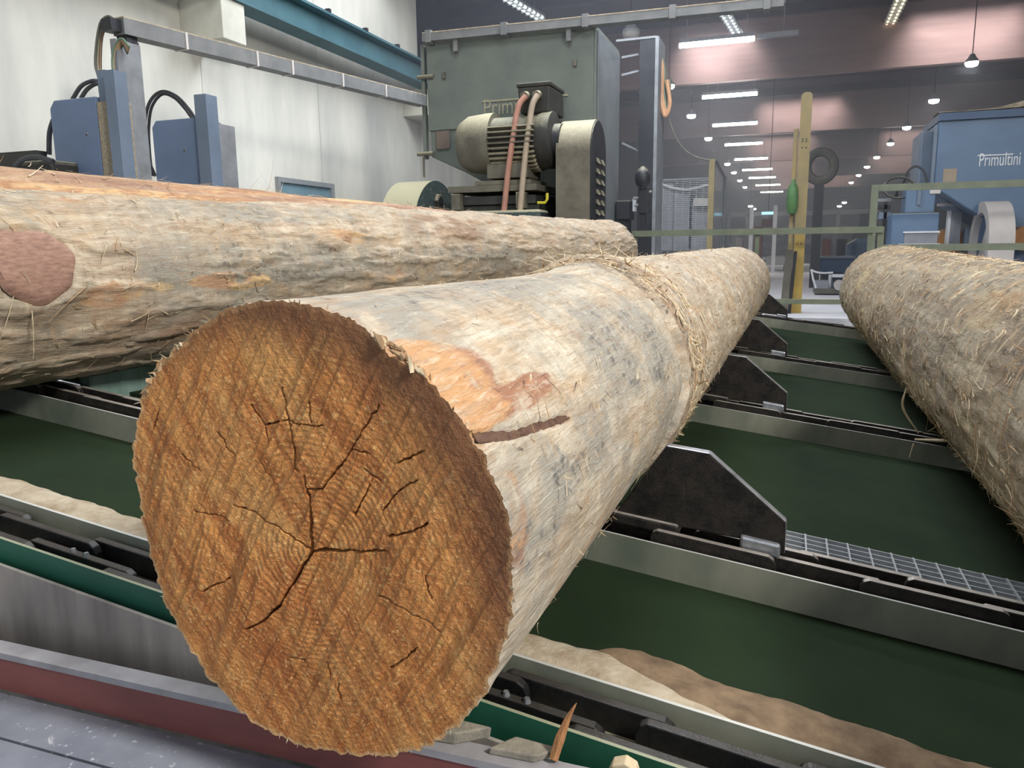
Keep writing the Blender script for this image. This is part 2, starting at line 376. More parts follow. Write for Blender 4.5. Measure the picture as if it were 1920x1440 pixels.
# ================================================================== INCLINED CHAIN CONVEYOR
SK = -.0393          # beams run slightly towards the eye on the right
def pz(x, off=0): return -.735-.1158*(x+.636)+off
def cp(x, y, off=0): return (x, y+SK*x, pz(x, off))       # point on the conveyor slope
def slab(mb, x0, x1, y0, y1, o0, o1, mi=0):              # box lying in the slope
    mb.hexa([cp(x0, y0, o0), cp(x1, y0, o0), cp(x1, y1, o0), cp(x0, y1, o0), cp(x0, y0, o1), cp(x1, y0, o1), cp(x1, y1, o1), cp(x0, y1, o1)], mi); return mb
YB = [1.10, 1.975, 3.86, 5.86, 9.05]
XL, XR = -4.3, 2.3
BN = ['nearest, with a bright green face', 'second from the front, beside the steel grating', 'third from the front', 'fourth from the front', 'farthest, just before the railing']
for i, y in enumerate(YB):
    b = thing('conveyor_channel', cp(-1, y, -.3), 'sloping green channel beam of the log conveyor, '+BN[i], 'beam', 'cross beams of the log conveyor')
    fh = .066 if i == 0 else .105
    XL = -4.3 if i < 4 else -1.7
    slab(MB(), XL, XR, y, y+.008, -.012-fh-(.006 if i else 0), -.012-(.006 if i else 0)).build('front_plate', 'beam_green' if i == 0 else 'strip_green', b)
    slab(MB(), XL, XR, y+.008, y+.175, -.10, -.088).build('channel_bottom', 'machine_black', b)
    slab(MB(), XL, XR, y+.175, y+.183, -.12, -.02 if i != 1 else -.06).build('back_plate', 'strip_green', b)
    if i == 0:
        slab(MB(), XL, XR, y-.03, y-.022, -1.1, -.055).build('apron_plate', 'stained_plate', b)
    if i != 1:
        slab(MB(), XL, XR, y+.183, y+.30, -.062, -.05).build('back_ledge', 'strip_green', b)
    yn = YB[i+1]-(.05 if i == 3 else 0) if i < 4 else y+.8
    if i < 4:
        m = MB(); y0 = y+(.29 if i != 1 else .40)
        m.hexa([cp(XL, y0, -.09), cp(XR, y0, -.09), cp(XR, yn, -.14), cp(XL, yn, -.14), cp(XL, y0, -.075), cp(XR, y0, -.075), cp(XR, yn, -.112), cp(XL, yn, -.112)])
        m.build('deck_plate', 'deck_green', b)
    slab(MB(), max(XL+.1, -3.4), max(XL+.4, -3.1), y+.02, y+.16, -1.4, -.1).build('support_leg', 'beam_green', b)
    slab(MB(), 1.5, 1.8, y+.02, y+.16, -1.3, -.1).build('support_leg', 'beam_green', b)
# longitudinal girders between beams, left side
gx = at_y(130, 700, 2.2)[0]
for i, (y0, y1, nm) in enumerate(((YB[1]+.31, YB[2]+.05, 'pale green girder plate with a white top edge under the large knotted log'), (YB[2]+.25, YB[3]+.05, 'pale green girder plate deeper in under the logs'))):
    g = MB().box(gx-.05, gx, y0, y1, -.95, -.485).build('girder_plate', 'girder_green'); tag(g, nm, 'girder')
# sawdust lying on the ledge of the first beam
def dust_strip(y0, wid, off, name, label, mat, x0=-3, x1=2, n=260, amp=.03, parent=None, th=.01):
    xs = np.linspace(x0, x1, n); k = 7
    m = MB(); vs = []
    for x in xs:
        a = y0-.012*fbm(x*9, 1, 1, 4, 3); tp = float(sstep(0, .45, x1-x)*sstep(0, .3, x-x0)); bb = y0+(wid+amp*fbm(x*5, 3, 2, 5, 5))*max(.04, tp)
        for j in range(k):
            t = j/(k-1); yy = a+(bb-a)*t
            z = off+th*math.sin(math.pi*min(max(t, 0), 1))*(.9+.6*vnoise(x*14, yy*30, 0, 9))*tp+.001
            if j in (0, k-1): z = off-.004
            vs.append(cp(x, yy, float(z)))
    fs = [(i*k+j, (i+1)*k+j, (i+1)*k+j+1, i*k+j+1) for i in range(n-1) for j in range(k-1)]
    m.add(vs, fs); o = m.build(name, mat, parent, smooth=True, angle=80); return o
o = dust_strip(YB[0]+.19, .125, -.044, 'sawdust', '', 'sawdust', -3.4, .1, 480); tag(o, 'pale sawdust drifted along the ledge behind the first chain', 'sawdust', None, 'stuff')
o = dust_strip(YB[0]+.19, .155, -.047, 'sawdust', '', 'sawdust_shaded', -.55, 1.7, 340, .05); tag(o, 'sawdust painted darker as log shadow, edging the dark green deck near the camera', 'sawdust', None, 'stuff')
o = dust_strip(YB[1]+.385, .06, -.072, 'sawdust', '', 'sawdust', -.1, 1.9, 300, .03); tag(o, 'pale sawdust along the far edge of the steel grating', 'sawdust', None, 'stuff')
# steel grating behind the second chain
gr = thing('floor_grating', cp(.9, YB[1]+.28, -.06), 'galvanised steel bar grating beside the second chain, dusted with sawdust', 'grating')
for k in range(6):
    yy = YB[1]+.195+k*.036
    slab(MB(), -.04, 2.2, yy, yy+.005, -.065, -.035).build('bearing_bar', 'galvanised', gr)
base = None
for k in range(40):
    x = -.03+k*.058
    if base is None:
        base = MB(); slab(base, -.03, -.025, YB[1]+.193, YB[1]+.378, -.045, -.032); base = base.build('cross_bar', 'galvanised', gr)
    else:
        c = base.copy(); COL.objects.link(c); c.parent = gr; c.location = (k*.058, SK*k*.058, -.1158*k*.058)
# chains with overlapping link plates
def link_mesh(name, mat, L=.33, wdt=.021, h=.078, ch=.02):
    m = MB(); sl = -.1158
    prof = [(-L/2, -h), (L/2, -h), (L/2, -.022), (L/2-.006, -.008), (L/2-ch, 0), (-L/2+ch, 0), (-L/2+.006, -.008), (-L/2, -.022)]
    m.prism([(a, SK*a, b+sl*a) for a, b in prof], (0, wdt, 0)); return m
CN = ['in the bright green beam at the front', 'beside the steel grating', 'third back under the logs', 'fourth back under the logs', 'farthest back by the railing']
for i, y in enumerate(YB):
    c = thing('conveyor_chain', cp(-1, y+.09, -.09), 'black steel plate-link conveyor chain '+CN[i], 'chain', 'conveyor chains')
    cl = 'chain_clean' if i == 0 else 'chain_black'
    proto = None
    for strand in (0, 1):
        n = 0; x = (-3.6 if i < 4 else -1.5)+strand*.11
        while x < 2.0:
            yy = y+.02+strand*.078+(.0 if n % 2 else .037); off = .0 if n % 2 else -.011
            off += -.022 if i == 0 else .012
            if proto is None:
                mm = link_mesh('chain_link', cl); mm.v = [(a, b, d) for a, b, d in mm.v]
                proto = mm.build('chain_link', [cl], c, bevel=.003, origin=(0, 0, 0)); lk = proto
            else:
                lk = proto.copy(); COL.objects.link(lk); lk.parent = c
            p = np.array(cp(x, yy, off))+np.array([0, 0, H])-np.array(WLOC[c.name]); lk.location = p
            if i == 0 and n % 2 == 0 and strand == 0 and -2.6 < x < 1.2:
                for dx in (-.02, .02):
                    q = np.array(cp(x+dx, yy+.0105, off)); MB().cyl(q-np.array([0, 0, .002]), q+np.array([0, 0, .008]), .008, .005, 8).build('bolt', 'worn_steel', c)
            x += .265; n += 1
    if i > 0:
        yy = y+.055+SK*-.2
        poly = [(-.43, -.748), (-.285, -.53), (-.17, -.543), (.03, -.712), (.03, -.80), (-.05, -.80), (-.06, -.775), (-.24, -.757), (-.25, -.79), (-.45, -.77)]
        MB().prism([(a, yy, b) for a, b in poly], (0, .034, 0), 0, 1).build('pusher_dog', ['chain_black', 'worn_steel'], c, bevel=.004)
        d = WLOC
        MB().prism([(a, yy-.012, b) for a, b in [(-.085, -.757), (.018, -.772), (.018, -.815), (-.085, -.80)]], (0, .058, 0)).build('dog_lug', 'worn_steel', c, bevel=.008)
        MB().prism([(a, yy-.012, b) for a, b in [(-.44, -.725), (-.245, -.75), (-.245, -.785), (-.44, -.762)]], (0, .058, 0)).build('dog_lug', 'chain_black', c, bevel=.008)
# red kerb beam at the pit edge with grey top flange
rb = thing('kerb_beam', (-1, 1.0, FZ), 'red-brown painted steel kerb beam with a grey top at the bottom edge', 'beam')
MB().box(-4.5, 3.0, 1.0, 1.012, FZ, -.80).build('web', 'red_paint', rb)
MB().box(-4.5, 3.0, .998, 1.036, -.80, -.787).build('top_flange', 'grey_flange', rb)
MB().box(-4.5, 3.0, 1.012, 1.036, FZ, -.80).build('backing_bar', 'stained_plate', rb)
# broken concrete shims under the first beam
for pts, h_, lb in (([(-.545, 1.015), (-.47, 1.02), (-.42, 1.055), (-.50, 1.058)], .022, 'small grey wedge of concrete on the kerb beam below the log face'),
                    ([(-.41, 1.016), (-.335, 1.018), (-.30, 1.05), (-.38, 1.056)], .014, 'thin grey concrete chip on the kerb beam left of the standing splinter')):
    o = MB().prism([(a, b, -.787) for a, b in pts], (.004, .0, h_)).build('concrete_wedge', 'grey_shim', bevel=.003); tag(o, lb, 'wedge')
#@@PART3
# ================================================================== LOGS
def log_material(name, pale, streak, grey, orange, rough_col, scale=1.0, marks=.5, greyamt=1.0, dark=srgb(92, 95, 96), brown=srgb(160, 108, 80)):
    t = NT(name)
    at = t.n('ShaderNodeAttribute'); at.attribute_name = 'stain_shade'; sp = t.n('ShaderNodeSeparateColor'); t.l(at.outputs['Color'], sp.inputs[0])
    R_, G_, B_ = sp.outputs[0], sp.outputs[1], sp.outputs[2]
    v = t.coord('Object', (30*scale, 4.5*scale, 30*scale)); vf = t.coord('Object', (110*scale, 14*scale, 110*scale)); vo = t.coord('Object')
    vu = t.coord('UV', (40*scale, 6*scale, 1), rot=(0, 0, .3)); vv = t.coord('UV', (9*scale, 70*scale, 1), rot=(0, 0, -.12))
    grain = t.noise(v, 1.0, 5, .66, .6); fine = t.noise(vf, 1.0, 4, .68, .8); big = t.noise(vo, 3.2*scale, 3, .6, .5); blot = t.noise(vo, 13*scale, 5, .68, .5); blot2 = t.noise(vo, 34*scale, 4, .7, .3)
    mark = t.noise(vu, 1.0, 4, .65, .5); hair = t.noise(vv, 1.0, 4, .7, .6)
    col = t.mix(t.ramp(grain, [(.38, 0.0), (.64, 1.0)]), pale, streak)
    col = t.mix(t.math('MULTIPLY', t.ramp(mark, [(.45, 0.0), (.66, 1.0)]), marks), col, streak)
    tan = t.noise(t.coord('Object', (9*scale, 3*scale, 9*scale), loc=(5, 2, 3)), 1.0, 5, .65, 1.2)
    col = t.mix(t.math('MULTIPLY', t.ramp(tan, [(.50, 0.0), (.66, 1.0)]), .7), col, tuple(a*.6+b*.4 for a, b in zip(streak, orange)))
    # weathered grey in mottled patches
    gs = t.math('ADD', t.math('ADD', t.math('MULTIPLY', blot, .55), t.math('MULTIPLY', big, .5)), t.math('MULTIPLY', G_, .22))
    gfac = t.math('MULTIPLY', t.ramp(gs, [(.46, 0.0), (.66, 1.0)]), greyamt)
    gfac = t.math('MULTIPLY', gfac, t.ramp(fine, [(.30, .35), (.58, 1.0)]))
    col = t.mix(gfac, col, grey)
    # orange and brown heartwood patches
    os_ = t.math('ADD', t.math('MULTIPLY', t.math('SUBTRACT', blot, .5), .9), R_)
    ofac = t.math('MULTIPLY', t.ramp(os_, [(.40, 0.0), (.62, 1.0)]), t.ramp(hair, [(.28, .55), (.5, 1.0)]))
    col = t.mix(t.math('MULTIPLY', ofac, .9), col, t.mix(t.ramp(t.math('ADD', grain, t.math('MULTIPLY', t.math('SUBTRACT', big, .5), 1.2)), [(.42, 0.0), (.6, 1.0)]), brown, orange))
    # torn fibrous layer
    bfac = t.ramp(t.math('ADD', t.math('MULTIPLY', fine, .6), t.math('MULTIPLY', B_, .75)), [(.55, 0.0), (1.0, 1.0)])
    col = t.mix(bfac, col, rough_col)
    # blue-black mould specks
    ds = t.math('ADD', t.math('MULTIPLY', t.math('ADD', t.math('MULTIPLY', blot2, .6), t.math('MULTIPLY', grain, .4)), 1.0), t.math('MULTIPLY', G_, .13))
    col = t.mix(t.math('MULTIPLY', t.ramp(ds, [(.60, 0.0), (.70, 1.0)]), .8), col, dark)
    # pale scuffs and dark hairlines
    col = t.mix(t.math('MULTIPLY', t.ramp(fine, [(.52, 0.0), (.70, 1.0)]), .45), col, tuple(min(1, c*1.15) for c in pale))
    col = t.mix(t.math('MULTIPLY', t.ramp(fine, [(.32, 1.0), (.46, 0.0)]), .5), col, tuple(c*.6 for c in streak))
    col = t.mix(t.math('MULTIPLY', t.ramp(hair, [(.62, 0.0), (.70, 1.0)]), .6), col, tuple(c*.38 for c in streak))
    col = t.mix(t.math('MULTIPLY', t.ramp(mark, [(.27, 1.0), (.34, 0.0)]), .45), col, tuple(c*.5 for c in streak))
    nb = t.bump(t.math('ADD', t.math('ADD', grain, fine), t.math('MULTIPLY', mark, .8)), .6, .007)
    nb = t.bump(t.math('ADD', blot2, hair), .4, .006, nb)
    return t.out(col, .82, nb)
log_material('log_pale', srgb(220, 209, 188), srgb(180, 159, 131), srgb(150, 147, 138), srgb(206, 154, 102), srgb(156, 130, 104))
log_material('log_weathered', srgb(208, 194, 170), srgb(170, 146, 120), srgb(144, 140, 128), srgb(210, 174, 122), srgb(142, 114, 90), .8, .7, 1.0, srgb(96, 92, 86), srgb(182, 140, 104))
log_material('log_brown', srgb(206, 174, 138), srgb(164, 124, 98), srgb(140, 114, 102), srgb(218, 180, 130), srgb(144, 104, 82), .8, .25, .7, srgb(96, 76, 70), srgb(176, 130, 92))
log_material('log_fibrous', srgb(206, 194, 166), srgb(164, 146, 118), srgb(138, 132, 122), srgb(204, 184, 138), srgb(134, 116, 96), .9, .8, .8, srgb(92, 84, 74), srgb(170, 140, 104))
def face_material(name, simple_face=False):
    t = NT(name)
    at = t.n('ShaderNodeAttribute'); at.attribute_name = 'stain_shade'; sp = t.n('ShaderNodeSeparateColor'); t.l(at.outputs['Color'], sp.inputs[0])
    v = t.coord('Object')
    vs = t.coord('Object', (1, 1, 1), rot=(0, math.radians(-SAWA), 0)); m2 = t.n('ShaderNodeMapping'); m2.inputs['Scale'].default_value = (5, 1, 60); t.l(vs, m2.inputs[0])
    saw = t.noise(m2.outputs[0], 1.0, 5, .6, .2); blot = t.noise(v, 5, 5, .6); fuzz = t.noise(v, 180, 3, .7); mid = t.noise(v, 42, 5, .65)
    sx = t.n('ShaderNodeSeparateXYZ'); t.l(v, sx.inputs[0])
    rr = t.math('SQRT', t.math('ADD', t.math('MULTIPLY', sx.outputs[0], sx.outputs[0]), t.math('MULTIPLY', sx.outputs[2], sx.outputs[2])))
    rr = t.math('ADD', rr, t.math('MULTIPLY', t.noise(v, 9, 3), .018))
    ring = t.math('ADD', t.math('MULTIPLY', t.math('SINE', t.math('MULTIPLY', rr, 2*math.pi/.0085)), .5), .5)
    m3 = t.n('ShaderNodeMapping'); m3.inputs['Scale'].default_value = (3, 1, 17); t.l(vs, m3.inputs[0]); band = t.noise(m3.outputs[0], 1.0, 4, .55, .6)
    col = t.mix(t.ramp(saw, [(.40, 0.0), (.60, 1.0)]), srgb(164, 101, 49), srgb(212, 148, 80))
    col = t.mix(t.math('MULTIPLY', t.ramp(band, [(.50, 0.0), (.64, 1.0)]), .55), col, srgb(218, 166, 98))
    col = t.mix(t.math('MULTIPLY', t.ramp(blot, [(.4, 0.0), (.7, 1.0)]), .5), col, srgb(168, 92, 38))
    col = t.mix(t.math('MULTIPLY', t.ramp(ring, [(.55, 0.0), (.95, 1.0)]), .22), col, srgb(124, 72, 38))
    col = t.mix(t.math('MULTIPLY', t.ramp(mid, [(.58, 0.0), (.74, 1.0)]), .7), col, srgb(236, 190, 116))
    col = t.mix(t.math('MULTIPLY', t.ramp(fuzz, [(.56, 0.0), (.72, 1.0)]), .75), col, srgb(244, 204, 136))
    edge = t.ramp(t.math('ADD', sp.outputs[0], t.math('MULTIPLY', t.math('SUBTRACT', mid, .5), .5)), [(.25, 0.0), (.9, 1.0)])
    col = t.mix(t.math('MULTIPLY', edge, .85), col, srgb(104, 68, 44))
    col = t.mix(t.math('MULTIPLY', sp.outputs[2], .8), col, srgb(206, 166, 116))
    col = t.mix(t.math('MULTIPLY', sp.outputs[1], .8), col, srgb(70, 38, 20))  # dark stained crack wood, with the shade of the cracks painted in
    nb = t.bump(t.math('ADD', t.math('MULTIPLY', saw, 1.4), t.math('ADD', mid, fuzz)), .8, .004)
    return t.out(col, .75, nb)
def surf_frame(lg, y, th, h=0.0):
    c0, r0, c1, r1 = lg; k = (y-c0[1])/(c1[1]-c0[1]); c = c0+(c1-c0)*k; r = r0+(r1-r0)*k+h
    return np.array([c[0]+r*math.cos(th), y, c[2]+r*math.sin(th)]), np.array([math.cos(th), 0, math.sin(th)]), np.array([-math.sin(th), 0, math.cos(th)])
def log_body(lg, parent, mat, ys, nt, hf, cf, shape=None):
    c0, r0, c1, r1 = lg
    th = -math.pi/2+np.linspace(0, 2*math.pi, nt, endpoint=False)
    Y, T = np.meshgrid(ys, th, indexing='ij')
    k = (Y-c0[1])/(c1[1]-c0[1]); R = r0+(r1-r0)*k
    if shape is not None: R = shape(Y, T, R)
    CX = c0[0]+(c1[0]-c0[0])*k; CZ = c0[2]+(c1[2]-c0[2])*k
    R = R+hf(Y, T)
    X = CX+R*np.cos(T); Z = CZ+R*np.sin(T)+H
    V = np.stack([X, Y, Z], -1).reshape(-1, 3)-np.array(WLOC[parent.name])
    ny = len(ys)
    I = np.arange(ny*nt).reshape(ny, nt); J = np.roll(I, -1, 1)
    Q = np.stack([I[:-1], J[:-1], J[1:], I[1:]], -1).reshape(-1, 4)
    me = bpy.data.meshes.new('trunk'); me.vertices.add(len(V)); me.vertices.foreach_set('co', V.ravel())
    me.loops.add(Q.size); me.loops.foreach_set('vertex_index', Q[:, ::-1].ravel()); me.polygons.add(len(Q))
    me.polygons.foreach_set('loop_start', np.arange(0, Q.size, 4)); me.polygons.foreach_set('use_smooth', np.ones(len(Q), bool))
    me.update(calc_edges=True)
    uv = me.uv_layers.new(name='UVMap'); li = Q[:, ::-1].ravel()
    S = (T+math.pi/2)*r0
    U = np.stack([Y.ravel()[li], S.ravel()[li]], -1)
    # seam at the underside
    wrap = ((li % nt) == 0).reshape(-1, 4); last = ((li % nt) == nt-1).reshape(-1, 4).any(1)
    U = U.reshape(-1, 4, 2); U[..., 1] = np.where(wrap & last[:, None], 2*math.pi*r0, U[..., 1])
    uv.data.foreach_set('uv', U.astype(np.float32).ravel())
    ca = me.color_attributes.new('stain_shade', 'FLOAT_COLOR', 'POINT')
    C = np.ones((len(V), 4), np.float32); C[:, :3] = np.stack(cf(Y, T), -1).reshape(-1, 3); ca.data.foreach_set('color', C.ravel())
    me.materials.append(MATS[mat])
    o = bpy.data.objects.new('trunk', me); COL.objects.link(o); o.parent = parent
    WLOC[o.name] = WLOC[parent.name]
    return o, V.reshape(ny, nt, 3)
def ang(t): return (t+math.pi) % (2*math.pi)-math.pi
def blob(Y, T, y0, t0, ry, rt, r=.335):
    d = np.sqrt(((Y-y0)/ry)**2+(ang(T-math.radians(t0))*r/rt)**2); return 1-sstep(.55, 1.15, d)
def end_cap(V, parent, name, mat, inward):
    n = V.shape[0]; c = V.mean(0); me = bpy.data.meshes.new(name)
    rings = [1, .97, .8, .6, .4, .2]; vs = []; 
    for q, s in enumerate(rings):
        for p in V: vs.append(tuple(c+(p-c)*s))
    vs.append(tuple(c)); fs = []
    for q in range(len(rings)-1):
        for i in range(n): j = (i+1) % n; fs.append((q*n+i, q*n+j, (q+1)*n+j, (q+1)*n+i))
    b = (len(rings)-1)*n
    for i in range(n): fs.append((b+i, b+(i+1) % n, len(vs)-1))
    if inward: fs = [f[::-1] for f in fs]
    me.from_pydata(vs, [], fs); me.materials.append(MATS[mat]); o = bpy.data.objects.new(name, me); COL.objects.link(o); o.parent = parent; return o
def fibres(lg, parent, n, ysamp, tsamp, mats, lmin=.02, lmax=.12, lift=.02, h0=.004, along=.35, wmin=.0012, wmax=.004, name='torn_fibre'):
    """shreds of fibre and bark lying on and lifting off the trunk"""
    mb = MB()
    for i in range(n):
        y = ysamp(); th = tsamp(); p, nn, tt = surf_frame(lg, y, th, h0 if not callable(h0) else h0(y, th))
        L = lmin+(lmax-lmin)*random.random()**2.2; a = random.gauss(0, along)+(0 if random.random() < .6 else math.pi/2)
        d = math.cos(a)*np.array([0, 1, 0])+math.sin(a)*tt
        if random.random() < .5: d = -d
        sd = np.cross(d, nn); lf = lift*random.random()**2; bend = random.gauss(0, .35); wd = wmin+(wmax-wmin)*random.random()**2; k = 5
        r = lg[1]; vs = []
        for j in range(k):
            s = j/(k-1); q = s*L
            along_t = math.sin(a)*q*(1 if np.dot(d, tt)*math.sin(a) >= 0 else -1)
            pos = p+d*q+sd*bend*q*s*.5-nn*(np.dot(d, tt)*q)**2/(2*r)+nn*(.002+lf*s*s)
            wv = wd*(1-.75*s)
            vs += [pos-sd*wv, pos+sd*wv, pos+nn*wv*.7]
        fs = []
        for j in range(k-1):
            for e in range(3): f = (e+1) % 3; fs.append((3*j+e, 3*j+f, 3*j+3+f, 3*j+3+e))
        fs += [(0, 2, 1), (3*k-3, 3*k-2, 3*k-1)]
        mb.add(vs, fs, random.randrange(len(mats)))
    o = mb.build(name, mats, parent, smooth=True, angle=70); o['kind'] = 'stuff'; return o

# ---- centre log
C0 = np.array([-.636, .9, -.409]); C1 = np.array([-.504, 8.36, -.376]); LC = (C0, .335, C1, .335)
OUT = [(520,562),(600,573),(650,590),(690,620),(760,670),(810,710),(850,760),(880,800),(915,880),(940,940),(955,1000),(962,1060),(960,1130),(945,1200),(920,1270),(890,1320),(850,1365),(800,1395),(720,1417),(650,1412),(560,1395),(485,1360),(430,1310),(370,1240),(330,1170),(300,1100),(280,1020),(262,930),(250,850),(258,780),(275,720),(300,680),(340,640),(365,620),(395,598),(440,578)]
oc = np.array([at_y(u, v, .9)-C0 for u, v in OUT])
oa = np.arctan2(oc[:, 2], oc[:, 0]); orr = np.hypot(oc[:, 0], oc[:, 2]); od = np.argsort(oa); oa = oa[od]; orr = orr[od]
oa3 = np.concatenate([oa-2*math.pi, oa, oa+2*math.pi]); or3 = np.concatenate([orr]*3)
def outline_r(T): return np.interp(ang(T), oa3, or3)
def ring_y(T):
    a = np.degrees(ang(T)); return np.interp(a, [-180, -90, -15, 0, 22, 56, 80, 100, 180], [2.3, 2.1, 2.2, 2.3, 2.31, 2.4, 2.5, 2.5, 2.3])
def hC(Y, T):
    s = T*.335; yr = ring_y(T)+.015*fbm(T*6, 3, 0, 4, 5)
    far = sstep(yr, yr+.018, Y)
    h = .006*fbm(Y*2.2, np.cos(T)*1.5, np.sin(T)*1.5, 3, 1)+.0018*fbm(Y*9, np.cos(T)*9, np.sin(T)*9, 4, 2)
    h += far*(.018+.006*fbm(Y*13, np.cos(T)*11, np.sin(T)*11, 4, 3)+.004*np.sin(Y*17+T*2.5+2*fbm(Y, T, 0, 2, 8)))-.016*np.exp(-((Y-yr+.010)/.012)**2)
    h += .03*np.exp(-((Y-2.6)/.25)**2-((ang(T-1.75))/.5)**2)
    # gouge near the end
    for y0, y1 in ((.88, 1.25),):
        tc = np.radians(np.interp(Y, [.87, 1.0, 1.23], [34, 28, 23])); d = np.abs(ang(T-tc))*.335
        h -= .006*(1-sstep(.006, .011, d))*(1-sstep(1.2, 1.25, Y))
    # ragged rim
    e = np.exp(-(Y-.9)/.03); h += e*.004*vnoise(T*30, 0, 0, 11)+e*.002*vnoise(T*90, 0, 0, 12)
    h -= .010*np.exp(-(Y-.9)/.035)*(np.exp(-((ang(T)-math.radians(62))/.10)**2)+.5*np.exp(-((ang(T)-math.radians(128))/.12)**2))
    return h
def shC(Y, T, R):
    k = np.exp(-(Y-.9)/.45); k = k/k.max(); return R*(1-k)+outline_r(T)*k
def cC(Y, T):
    yr = ring_y(T)
    o = blob(Y, T, .93, 50, .17, .09)+.85*blob(Y, T, 1.10, 36, .20, .035)+.5*blob(Y, T, .9, 14, .09, .2)+.55*blob(Y, T, .88, 80, .12, .2)+.4*blob(Y, T, 1.5, 45, .1, .05)+.5*blob(Y, T, 3.5, 50, .3, .1)
    g = .9*blob(Y, T, 1.8, 34, .4, .16)+.8*blob(Y, T, .98, 8, .2, .10)+.7*blob(Y, T, 1.5, 78, .7, .07)+.6*blob(Y, T, 1.25, 12, .2, .07)+.5*blob(Y, T, 2.05, 10, .2, .2)
    b = .75*sstep(-.02, .06, Y-yr)*(.6+.5*fbm(Y*5, T*3, 0, 3, 6))+.9*np.exp(-((Y-yr-.05)/.06)**2)*.5
    o = o*(.75+.5*fbm(Y*8, T*5, 0, 4, 4)); g = g*(.7+.6*fbm(Y*9, T*7, 1, 4, 5))
    return np.clip(o, 0, 1), np.clip(g, 0, 1), np.clip(b, 0, 1)
cl = thing('debarked_log', C0+np.array([0, 3, -.34]), 'large debarked log with cracked orange-brown cut face turned to the camera', 'log', 'logs on the chain conveyor')
ys = np.concatenate([.9+np.linspace(0, .12, 40, endpoint=False), np.linspace(1.02, 3.2, 330, endpoint=False), np.linspace(3.2, 8.36, 300)])
oC, VC = log_body(LC, cl, 'log_pale', ys, 460, hC, cC, shC)
# cut face: polar grid from the pith, with rings, saw marks and open checks
pith = at_y(578, 1035, .9); g0, g1 = at_y(520, 1330, .9), at_y(740, 900, .9)
SAWA = math.degrees(math.atan2(g1[2]-g0[2], g1[0]-g0[0]))
face_material('log_face')
rimV = VC[0]+np.array(WLOC[cl.name])-np.array([0, 0, H])       # eye-relative rim
NR, NTF = 250, 920
th = -math.pi/2+np.linspace(0, 2*math.pi, NTF, endpoint=False)
ti = np.arange(460+1)*2*math.pi/460; rx = np.append(rimV[:, 0], rimV[0, 0]); rz = np.append(rimV[:, 2], rimV[0, 2])
RX = np.interp(th+math.pi/2, ti, rx); RZ = np.interp(th+math.pi/2, ti, rz)
q = np.linspace(0, 1, NR)**.85
FX = pith[0]+(RX-pith[0])[None]*q[:, None]; FZt = pith[2]+(RZ-pith[2])[None]*q[:, None]; QQ = np.repeat(q[:, None], NTF, 1)
CR = [[(560,793),(563,670),(548,560)], [(530,545),(522,540),(510,450),(495,370),(480,300)], [(560,793),(500,745),(455,710),(400,680),(335,650)], [(560,793),(680,792),(800,790)], [(560,793),(515,870),(470,950),(420,1000),(370,1025)],
      [(575,605),(600,605),(640,545),(690,480),(730,410),(770,350)], [(690,680),(715,640),(740,590)], [(800,745),(870,730),(920,700)], [(770,920),(850,960),(950,1030)], [(440,565),(415,515)], [(185,500),(245,545)], [(225,665),(270,675),(320,695)], [(295,435),(340,500)], [(780,665),(830,610),(890,570)],
      [(725,545),(770,580)], [(430,410),(500,398),(600,412)], [(615,1120),(625,1170)], [(650,1180),(655,1235)], [(800,1140),(850,1110),(885,1080)], [(88,425),(108,365)], [(820,530),(905,490)], [(690,480),(740,500)], [(500,1110),(545,1120)], [(390,350),(430,410),(440,470)], [(565,340),(568,400)], [(910,860),(925,930)], [(240,910),(320,870)], [(555,600),(575,605)]]
CWID = [5, 3.4, 3.8, 5, 5, 2.2, 2.2, 2.8, 1.9]+[1.2]*20
D = np.full(FX.shape, 1e3)
wob = .0035*fbm(FX*70, 0, FZt*70, 3, 21); wob2 = .0035*fbm(FX*70, 5, FZt*70, 3, 22)
crack = np.zeros(FX.shape)
for line, cw in zip(CR, CWID):
    P = [at_y(230+a*.625, 540+b*.625, .9) for a, b in line]
    n = len(P)-1
    for i in range(n):
        ax, az = P[i][0], P[i][2]; bx, bz = P[i+1][0], P[i+1][2]; dx, dz = bx-ax, bz-az; L2 = dx*dx+dz*dz
        t = np.clip(((FX+wob-ax)*dx+(FZt+wob2-az)*dz)/L2, 0, 1)
        d = np.hypot(FX+wob-ax-t*dx, FZt+wob2-az-t*dz)
        s = (i+t)/n; hw = cw*.00033*(1.15-.75*s) if True else 0
        crack = np.maximum(crack, 1-sstep(hw*.7, hw*1.5+.0006, d))
ca_, sa_ = math.cos(math.radians(SAWA)), math.sin(math.radians(SAWA))
A1 = (FX-pith[0])*ca_+(FZt-pith[2])*sa_; A2 = -(FX-pith[0])*sa_+(FZt-pith[2])*ca_
rad = np.hypot(FX-pith[0], FZt-pith[2])
wv_ = .012*fbm(A1*5, A2*5, 0, 2, 36)
rdg = fbm(A1*5, (A2+wv_)*42, 0, 4, 31)
bnd = fbm(A1*2.5, (A2+wv_*2)*19, 0, 3, 38)
hf_ = .0045*rdg+.0075*bnd+.0035*(1-np.abs(fbm(A1*5, (A2+wv_)*60, 3, 3, 37)))**4+.0013*fbm(FX*80, 0, FZt*80, 4, 32)+.0008*np.sin(rad*2*math.pi/.0085+4*fbm(FX*8, 0, FZt*8, 2, 34))*np.exp(-rad/.12)
hf_ += .010*fbm(FX*3, 1, FZt*3, 2, 35)*(1-QQ)-.004*np.exp(-(rad/.1)**2)
FYv = .9-hf_*(1-QQ**14)-.0015*(1-QQ)+crack*.02*(1-QQ**20)
tg = np.repeat(th[None], NR, 0)
rimdist = (1-QQ)*.34
